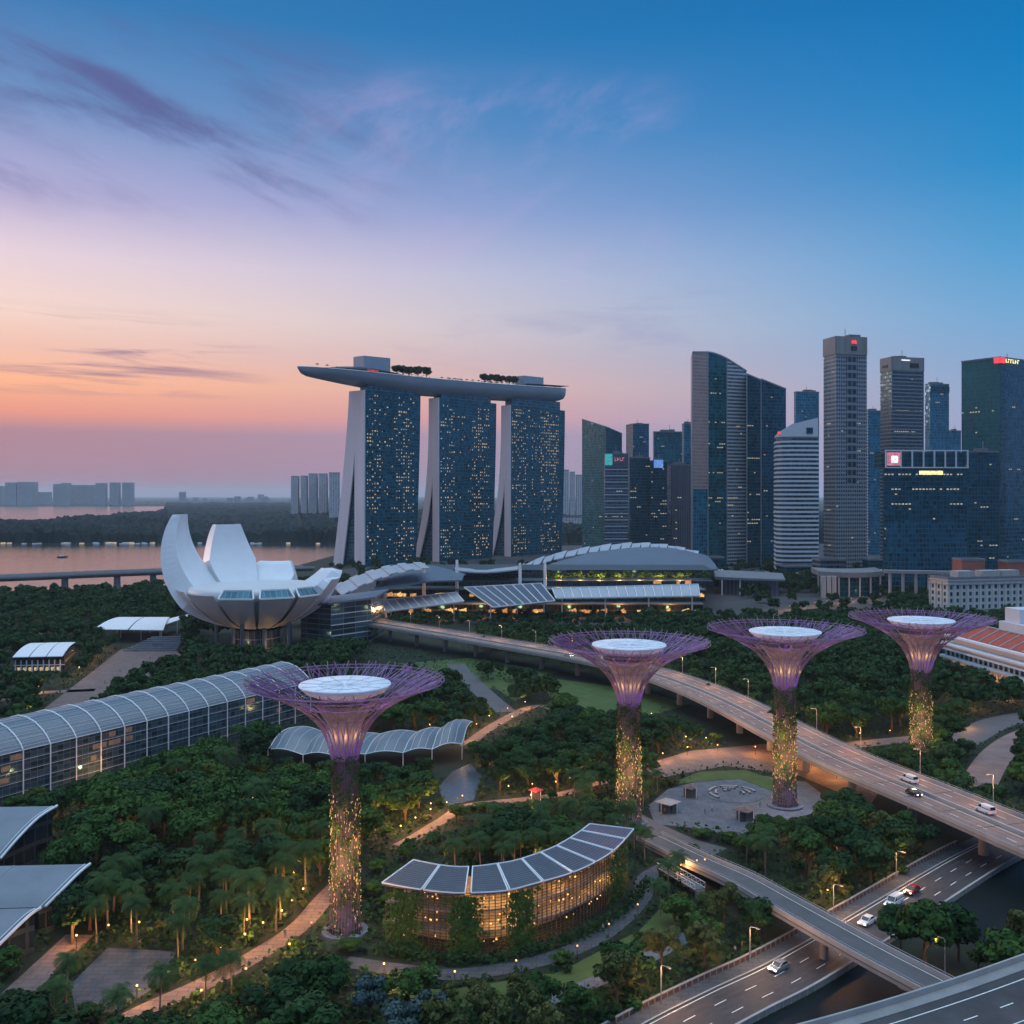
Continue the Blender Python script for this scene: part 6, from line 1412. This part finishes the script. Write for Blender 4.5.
lampline([(405, 843), (440, 822), (480, 804)], 5, 'on the path behind the nearest supertree', 3.4, 1); lampline([(500, 800), (562, 794), (620, 778)], 6, 'on the path between the palms', 3.4)
lampline([(360, 968), (450, 980), (560, 960), (640, 905)], 6, 'along the curved path round the crescent pavilion', -2.6, 9); lampline([(465, 746), (500, 722), (541, 706)], 5, 'on the pink path by the lawn', 3.4, 1)
lampline([(80, 802), (170, 806), (320, 795)], 7, 'in the grove below the glasshouse', 0, 2); lampline([(650, 765), (700, 752), (780, 756), (850, 785)], 7, 'on the orange paving under the flyover', 0, 1)
lampline([(60, 955), (120, 935), (185, 938)], 4, 'round the paved forecourt', 0); lampline([(5, 696), (60, 690), (110, 645)], 6, 'on the left promenade', 0, 1); lampline([(850, 744), (930, 737), (985, 728)], 5, 'by the road under the last supertree', 3, 2); lampline([(655, 872), (700, 862), (770, 892)], 5, 'near the head of the narrow bridge', -5, 9)
lampline([(770, 612), (830, 604), (880, 598)], 9, 'in the streets before the curved grey hall', 0, 1); lampline([(30, 632), (90, 625)], 4, 'in the trees behind the white promenade canopy', 0, 1)
# lamps hidden among the trees
rg = random.Random(12); k = 0
for _t in range(4000):
    if k >= 44: break
    y = rg.uniform(165, 420); x = rg.uniform(-.5*y, .5*y)
    if blocked(x, y, .6) or inside(x, y, LAWN): continue
    glamp(x, y, 'in the planting between the trees', True); k += 1
# tall street lamps
sproto = None; stl = D.lights.new('street_light', 'POINT'); stl.energy = 2400; stl.color = (1., .50, .20); stl.shadow_soft_size = .3
def slamp(x, y, z, a, where, h=8., light=True):
    global sproto
    lb = 'tall slim street lamp '+where
    if sproto is None:
        sproto = t = thing('street_lamp', lb, 'street lamp', (x, y, z)); MB().tube([(0, 0, 0), (0, 0, 7.6), (.25, 0, 7.95), (1.5, 0, 8.15)], [.13, .09, .08, .06], 6).build('post', 'grey_metal', t, local=True)
        hd = MB().box(1.75, 0, 8.14, .8, .32, .14).build('lamp_head', 'grey_metal', t, local=True); MB().box(1.75, 0, 8.045, .66, .26, .04).build('lens', 'lamp', hd, local=True)
    else: t = dup(sproto, (x, y, z))
    t['label'] = lb; t['group'] = lb; t.rotation_euler = (0, 0, a); t.scale = (1, 1, h/8.2)
    if light: o = D.objects.new('street_light', stl); COL.objects.link(o); o.location = (x+1.75*math.cos(a), y+1.75*math.sin(a), z+h-.5)
for u, v in ((667, 1008), (757, 962), (836, 914), (908, 879)):
    x, y = P(u, v); q = min(left, key=lambda p: math.hypot(p[0]-x, p[1]-y)); i = left.index(q); p, an = along(left, arc_len(left)[i]); slamp(p[0]-math.sin(an)*2.6, p[1]+math.cos(an)*2.6, .18, an-math.pi/2, 'on the pavement of the street', 6.6)
x, y = P(945, 977); slamp(x, y, 0, 2.6, 'on the canal bank by the end of the narrow bridge', 7.)
far_edge = offset(fly_near, 18.9)
for k, s in enumerate(np.arange(60, FL-10, 26.)):
    p, an = along(far_edge, s); slamp(p[0], p[1], p[2]+.5, an-math.pi/2, 'standing on the far parapet of the flyover', 7.4, True)
# ------------------------------------------------------------------ vehicles
mat('car_white', (.70,.70,.72), .22, .1, var=.04, spec=.6); mat('car_red', (.34,.018,.02), .22, .2, var=.06, spec=.6); mat('car_silver', (.36,.37,.40), .25, .5, var=.05, spec=.6); mat('car_black', (.02,.02,.024), .2, .2, var=.06, spec=.6)
mat('car_glass', (.012,.016,.022), .08, var=.1, spec=.8); mat('tyre', (.015,.015,.016), .8); mat('rim', (.4,.4,.42), .35, .6)
emit('headlight', (1., .9, .72), 9.); emit('tail_light', (1., .05, .03), 3.)
def car(name, label, x, y, z, a, body, kind='car', on=True):
    t = thing(name, label, 'van' if kind == 'van' else 'car', (x, y, z)); t.rotation_euler = (0, 0, a); van = kind == 'van'
    L, Wd = (5.2, 1.95) if van else (4.5, 1.8)
    # lower body: side profile lofted across the width
    prof = [(-L/2, .38), (-L/2, .78), (-L/2+.12, .95), (-L*.30, 1.02), (L*.20, .98), (L*.42, .84), (L/2-.04, .68), (L/2, .40), (L*.45, .26), (-L*.46, .26)] if not van else [(-L/2, .4), (-L/2, 1.05), (-L/2+.05, 1.2), (L*.22, 1.2), (L*.40, 1.02), (L/2-.03, .85), (L/2, .42), (L*.45, .3), (-L*.46, .3)]
    rows = [[(px_*k, w*Wd/2, .26+(pz-.26)*k2) for px_, pz in prof] for w, k, k2 in ((-1, .965, .93), (-.93, 1, 1), (.93, 1, 1), (1, .965, .93))]
    mb = MB(); n = len(prof); mb.grid([r+[r[0]] for r in rows]); mb.add(rows[0], [tuple(range(n))]); mb.add(rows[-1], [tuple(range(n-1, -1, -1))]); mb.build('body', body, t, local=True)
    cab = [(-L*.40, 1.0), (-L*.27, 1.42), (L*.06, 1.45), (L*.24, .97)] if not van else [(-L*.49, 1.18), (-L*.47, 1.95), (L*.16, 1.95), (L*.30, 1.18)]
    rows = [[(px_, w*Wd/2*(.90 if pz < 1.25 else .76), pz) for px_, pz in cab] for w in (-1, 1)]
    mb = MB(); mb.grid(rows); mb.add(rows[0], [(0, 1, 2, 3)]); mb.add(rows[1], [(3, 2, 1, 0)]); mb.build('windows', 'car_glass', t, local=True)
    r1, r2_ = cab[1], cab[2]; mb = MB(); mb.box((r1[0]+r2_[0])/2, 0, r1[1]+.02, r2_[0]-r1[0]+.08, Wd*.79, .07)
    for w in (-1, 1):
        for (p, q) in ((cab[0], cab[1]), (cab[2], cab[3]), ((0, 1.0), (-.02, 1.44)) if not van else ((L*.05, 1.2), (L*.05, 1.93))): mb.bar((p[0], w*Wd/2*.90, p[1]), (q[0], w*Wd/2*.77, q[1]), .09, .07)
    if van: mb.box(-L*.2, 0, 1.55, L*.5, Wd*.86, .72)
    mb.build('roof', body, t, local=True)
    for sx_ in (-.31, .31):
        for sy_ in (-1, 1):
            w = MB(); w.lathe([(.20, -.11), (.33, -.11), (.34, 0), (.33, .11), (.20, .11)], 16); w.v = [(vx+sx_*L, vz*1.+sy_*Wd*.46, vy+.34) for vx, vy, vz in w.v]; w = w.build('wheel', 'tyre', t, local=True)
            rm = MB(); rm.lathe([(.01, .115), (.21, .115), (.21, -.115), (.01, -.115)], 12); rm.v = [(vx+sx_*L, vz+sy_*Wd*.46, vy+.34) for vx, vy, vz in rm.v]; rm.build('rim', 'rim', w, local=True)
    for w in (-1, 1):
        MB().box(L/2-.05, w*Wd*.36, .66, .12, .34, .14).build('headlight', 'headlight' if on else 'rim', t, local=True); MB().box(-L/2+.0, w*Wd*.38, .80, .06, .3, .14).build('tail_light', 'tail_light', t, local=True)
    return t
def on_street(u, v, lab, body, rev=True, kind='car'):
    x, y = P(u, v); i = min(range(len(mid)), key=lambda i: math.hypot(mid[i][0]-x, mid[i][1]-y)); p, an = along(mid, arc_len(mid)[i]); car('parked_car' if False else kind, lab, x, y, .07, an+(math.pi if rev else 0), body, kind)
on_street(779, 970, 'silver white car on the near side of the narrow bridge, alone on the street', 'car_silver'); on_street(867, 924, 'white car just beyond the narrow bridge, nearest of the three behind it', 'car_white')
on_street(894, 905, 'white van with headlights on, between the white car and the red car', 'car_white', True, 'van'); on_street(912, 893, 'red car farthest along the street behind the white van', 'car_red')
def on_fly(s, o, lab, body, rev, kind='car'):
    line = offset(fly_near, o); p, an = along(line, s); car(kind, lab, p[0], p[1], p[2]+.02, an+(math.pi if rev else 0), body, kind)
def fly_s(u):
    return min(np.arange(40, FL-5, 1.), key=lambda s: abs(PX(*along(fly_near, s)[0][:2], 8.6)[0]-u))
on_fly(fly_s(957), 13., 'white van on the flyover, nearest to the right edge', 'car_white', True, 'van'); on_fly(fly_s(884), 13., 'pale van on the far lanes of the flyover behind the third supertree', 'car_white', True, 'van'); on_fly(fly_s(902), 6., 'black car on the near lanes of the flyover', 'car_black', False); on_fly(fly_s(560), 6., 'silver car on the flyover left of the second supertree', 'car_silver', False)
# ------------------------------------------------------------------ people, a few pixels tall
mat('skin', (.32,.19,.13), .6); PM = {}
def body_mesh(key, walk):
    j = [(0, 0, .95), (0, 0, 1.18), (0, 0, 1.42), (0, 0, 1.52), (0, .01, 1.66), (-.18, 0, 1.40), (-.23, walk*.12, 1.12), (-.22, walk*.28, .88), (.18, 0, 1.40), (.23, -walk*.12, 1.12), (.22, -walk*.26, .88), (-.10, 0, .90), (-.11, -walk*.16, .50), (-.11, -walk*.34, .07), (-.11, -walk*.34+.15, .04), (.10, 0, .90), (.11, walk*.18, .50), (.11, walk*.30, .07), (.11, walk*.30+.15, .04)]
    e_ = [(0, 1), (1, 2), (2, 3), (3, 4), (2, 5), (5, 6), (6, 7), (2, 8), (8, 9), (9, 10), (0, 11), (11, 12), (12, 13), (13, 14), (0, 15), (15, 16), (16, 17), (17, 18)]
    r = [.15, .14, .16, .06, .115, .075, .05, .04, .075, .05, .04, .10, .07, .05, .04, .10, .07, .05, .04]
    me = D.meshes.new('person_base'); me.from_pydata(j, e_, []); o = D.objects.new('person_base', me); COL.objects.link(o)
    o.modifiers.new('skin', 'SKIN'); o.modifiers.new('sub', 'SUBSURF').levels = 1
    for sv, q in zip(me.skin_vertices[0].data, r): sv.radius = (q, q*.8)
    me.skin_vertices[0].data[0].use_root = True
    dg = bpy.context.evaluated_depsgraph_get(); m2 = D.meshes.new_from_object(o.evaluated_get(dg)); m2.name = 'person'; D.objects.remove(o); m2.materials.clear(); return m2
def person_mat(i):
    c = [(.05,.07,.14), (.30,.28,.28), (.28,.05,.05), (.06,.06,.06), (.40,.36,.22), (.08,.16,.18)][i]; m, g = newmat('clothes%d' % i); z = g.n('ShaderNodeSeparateXYZ', {0: g.n('ShaderNodeTexCoord').outputs['Object']}).outputs[2]
    a = g.mix(g.m('GREATER_THAN', z, .98), (.03,.035,.05), c); a = g.mix(g.m('GREATER_THAN', z, 1.5), a, (.32,.19,.13)); a = g.mix(g.m('GREATER_THAN', z, 1.70), a, (.02,.015,.012)); bsdf(g, a, .8); return m
PMS = [person_mat(i) for i in range(6)]; BMS = [body_mesh('walk', .8), body_mesh('stand', .12)]
PN = ['navy', 'grey', 'red', 'black', 'sand coloured', 'teal']
def person(x, y, z, i, st, where, a):
    o = D.objects.new('person', BMS[st].copy()); o.data.materials.append(PMS[i]); COL.objects.link(o); o.location = (x, y, z); o.rotation_euler = (0, 0, a); tag(o, f'{["walking", "standing"][st]} person in a {PN[i]} top {where}', 'person', 'people strolling in the garden')
rg = random.Random(31); k = 0
for u, v, w in ((607, 929, 'on the curved path by the pavilion'), (603, 933, 'on the curved path by the pavilion'), (665, 815, 'by the kiosk on the square'), (705, 815, 'crossing the square'), (712, 812, 'crossing the square'), (760, 808, 'near the seating court'), (728, 792, 'inside the seating court'), (740, 795, 'inside the seating court'), (755, 880, 'at the head of the narrow bridge'), (764, 884, 'at the head of the narrow bridge'), (772, 888, 'at the head of the narrow bridge'), (240, 968, 'on the lit path at lower left'), (285, 938, 'on the lit path at lower left'), (120, 672, 'on the pink promenade square'), (105, 684, 'on the pink promenade square'), (150, 660, 'on the pink promenade square'), (95, 700, 'on the pink promenade square'), (530, 805, 'by the red stall'), (545, 806, 'by the red stall'), (735, 955, 'on the pavement of the street'), (742, 951, 'on the pavement of the street')):
    x, y = P(u, v); person(x, y, .12 if 'bridge' not in w else .3, k % 6, k % 2, w, rg.uniform(0, 6.28)); k += 1
# boat with its wake on the bay
x, y = P(62, 557.5); t = thing('motor_boat', 'small dark motor boat crossing the bay above the long bridge', 'boat', (x, y, .1)); MB().grid([[(x-7, y-.3, 1.2), (x-7, y, .1), (x-7, y+.3, 1.2)], [(x-6, y-1.6, 1.4), (x-6, y, .0), (x-6, y+1.6, 1.4)], [(x+3, y-1.4, 1.6), (x+3, y, 0), (x+3, y+1.4, 1.6)], [(x+8, y-.1, 2.3), (x+8, y, .5), (x+8, y+.1, 2.3)]]).build('hull', 'dark', t); MB().box(x-1, y, 2.1, 5, 2.2, 1.6).build('cabin', 'white', t)
w_ = [(x-170, y-10), (x-80, y-5), (x-8, y)]; tag(ribbon(MB(), zip3(offset(w_, -2.2), .16), zip3(offset(w_, 2.2), .16)).build('boat_wake', 'water_dark' if 'water_dark' in MATS else mat('water_dark', (.10,.09,.10), .6)), kind='structure')
# ------------------------------------------------------------------ haze
m_, g_ = newmat('haze_air'); pv = g_.n('ShaderNodeVolumePrincipled', {'Color': (.84, .93, 1., 1), 'Density': HAZE, 'Anisotropy': 0.}); o_ = g_.n('ShaderNodeOutputMaterial'); g_.L.new(pv.outputs[0], o_.inputs['Volume'])
if HAZE > 0: tag(MB().prism([(-43000, -43000), (43000, -43000), (43000, 43000), (-43000, 43000)], -1.5, 330).build('haze', m_), kind='stuff')
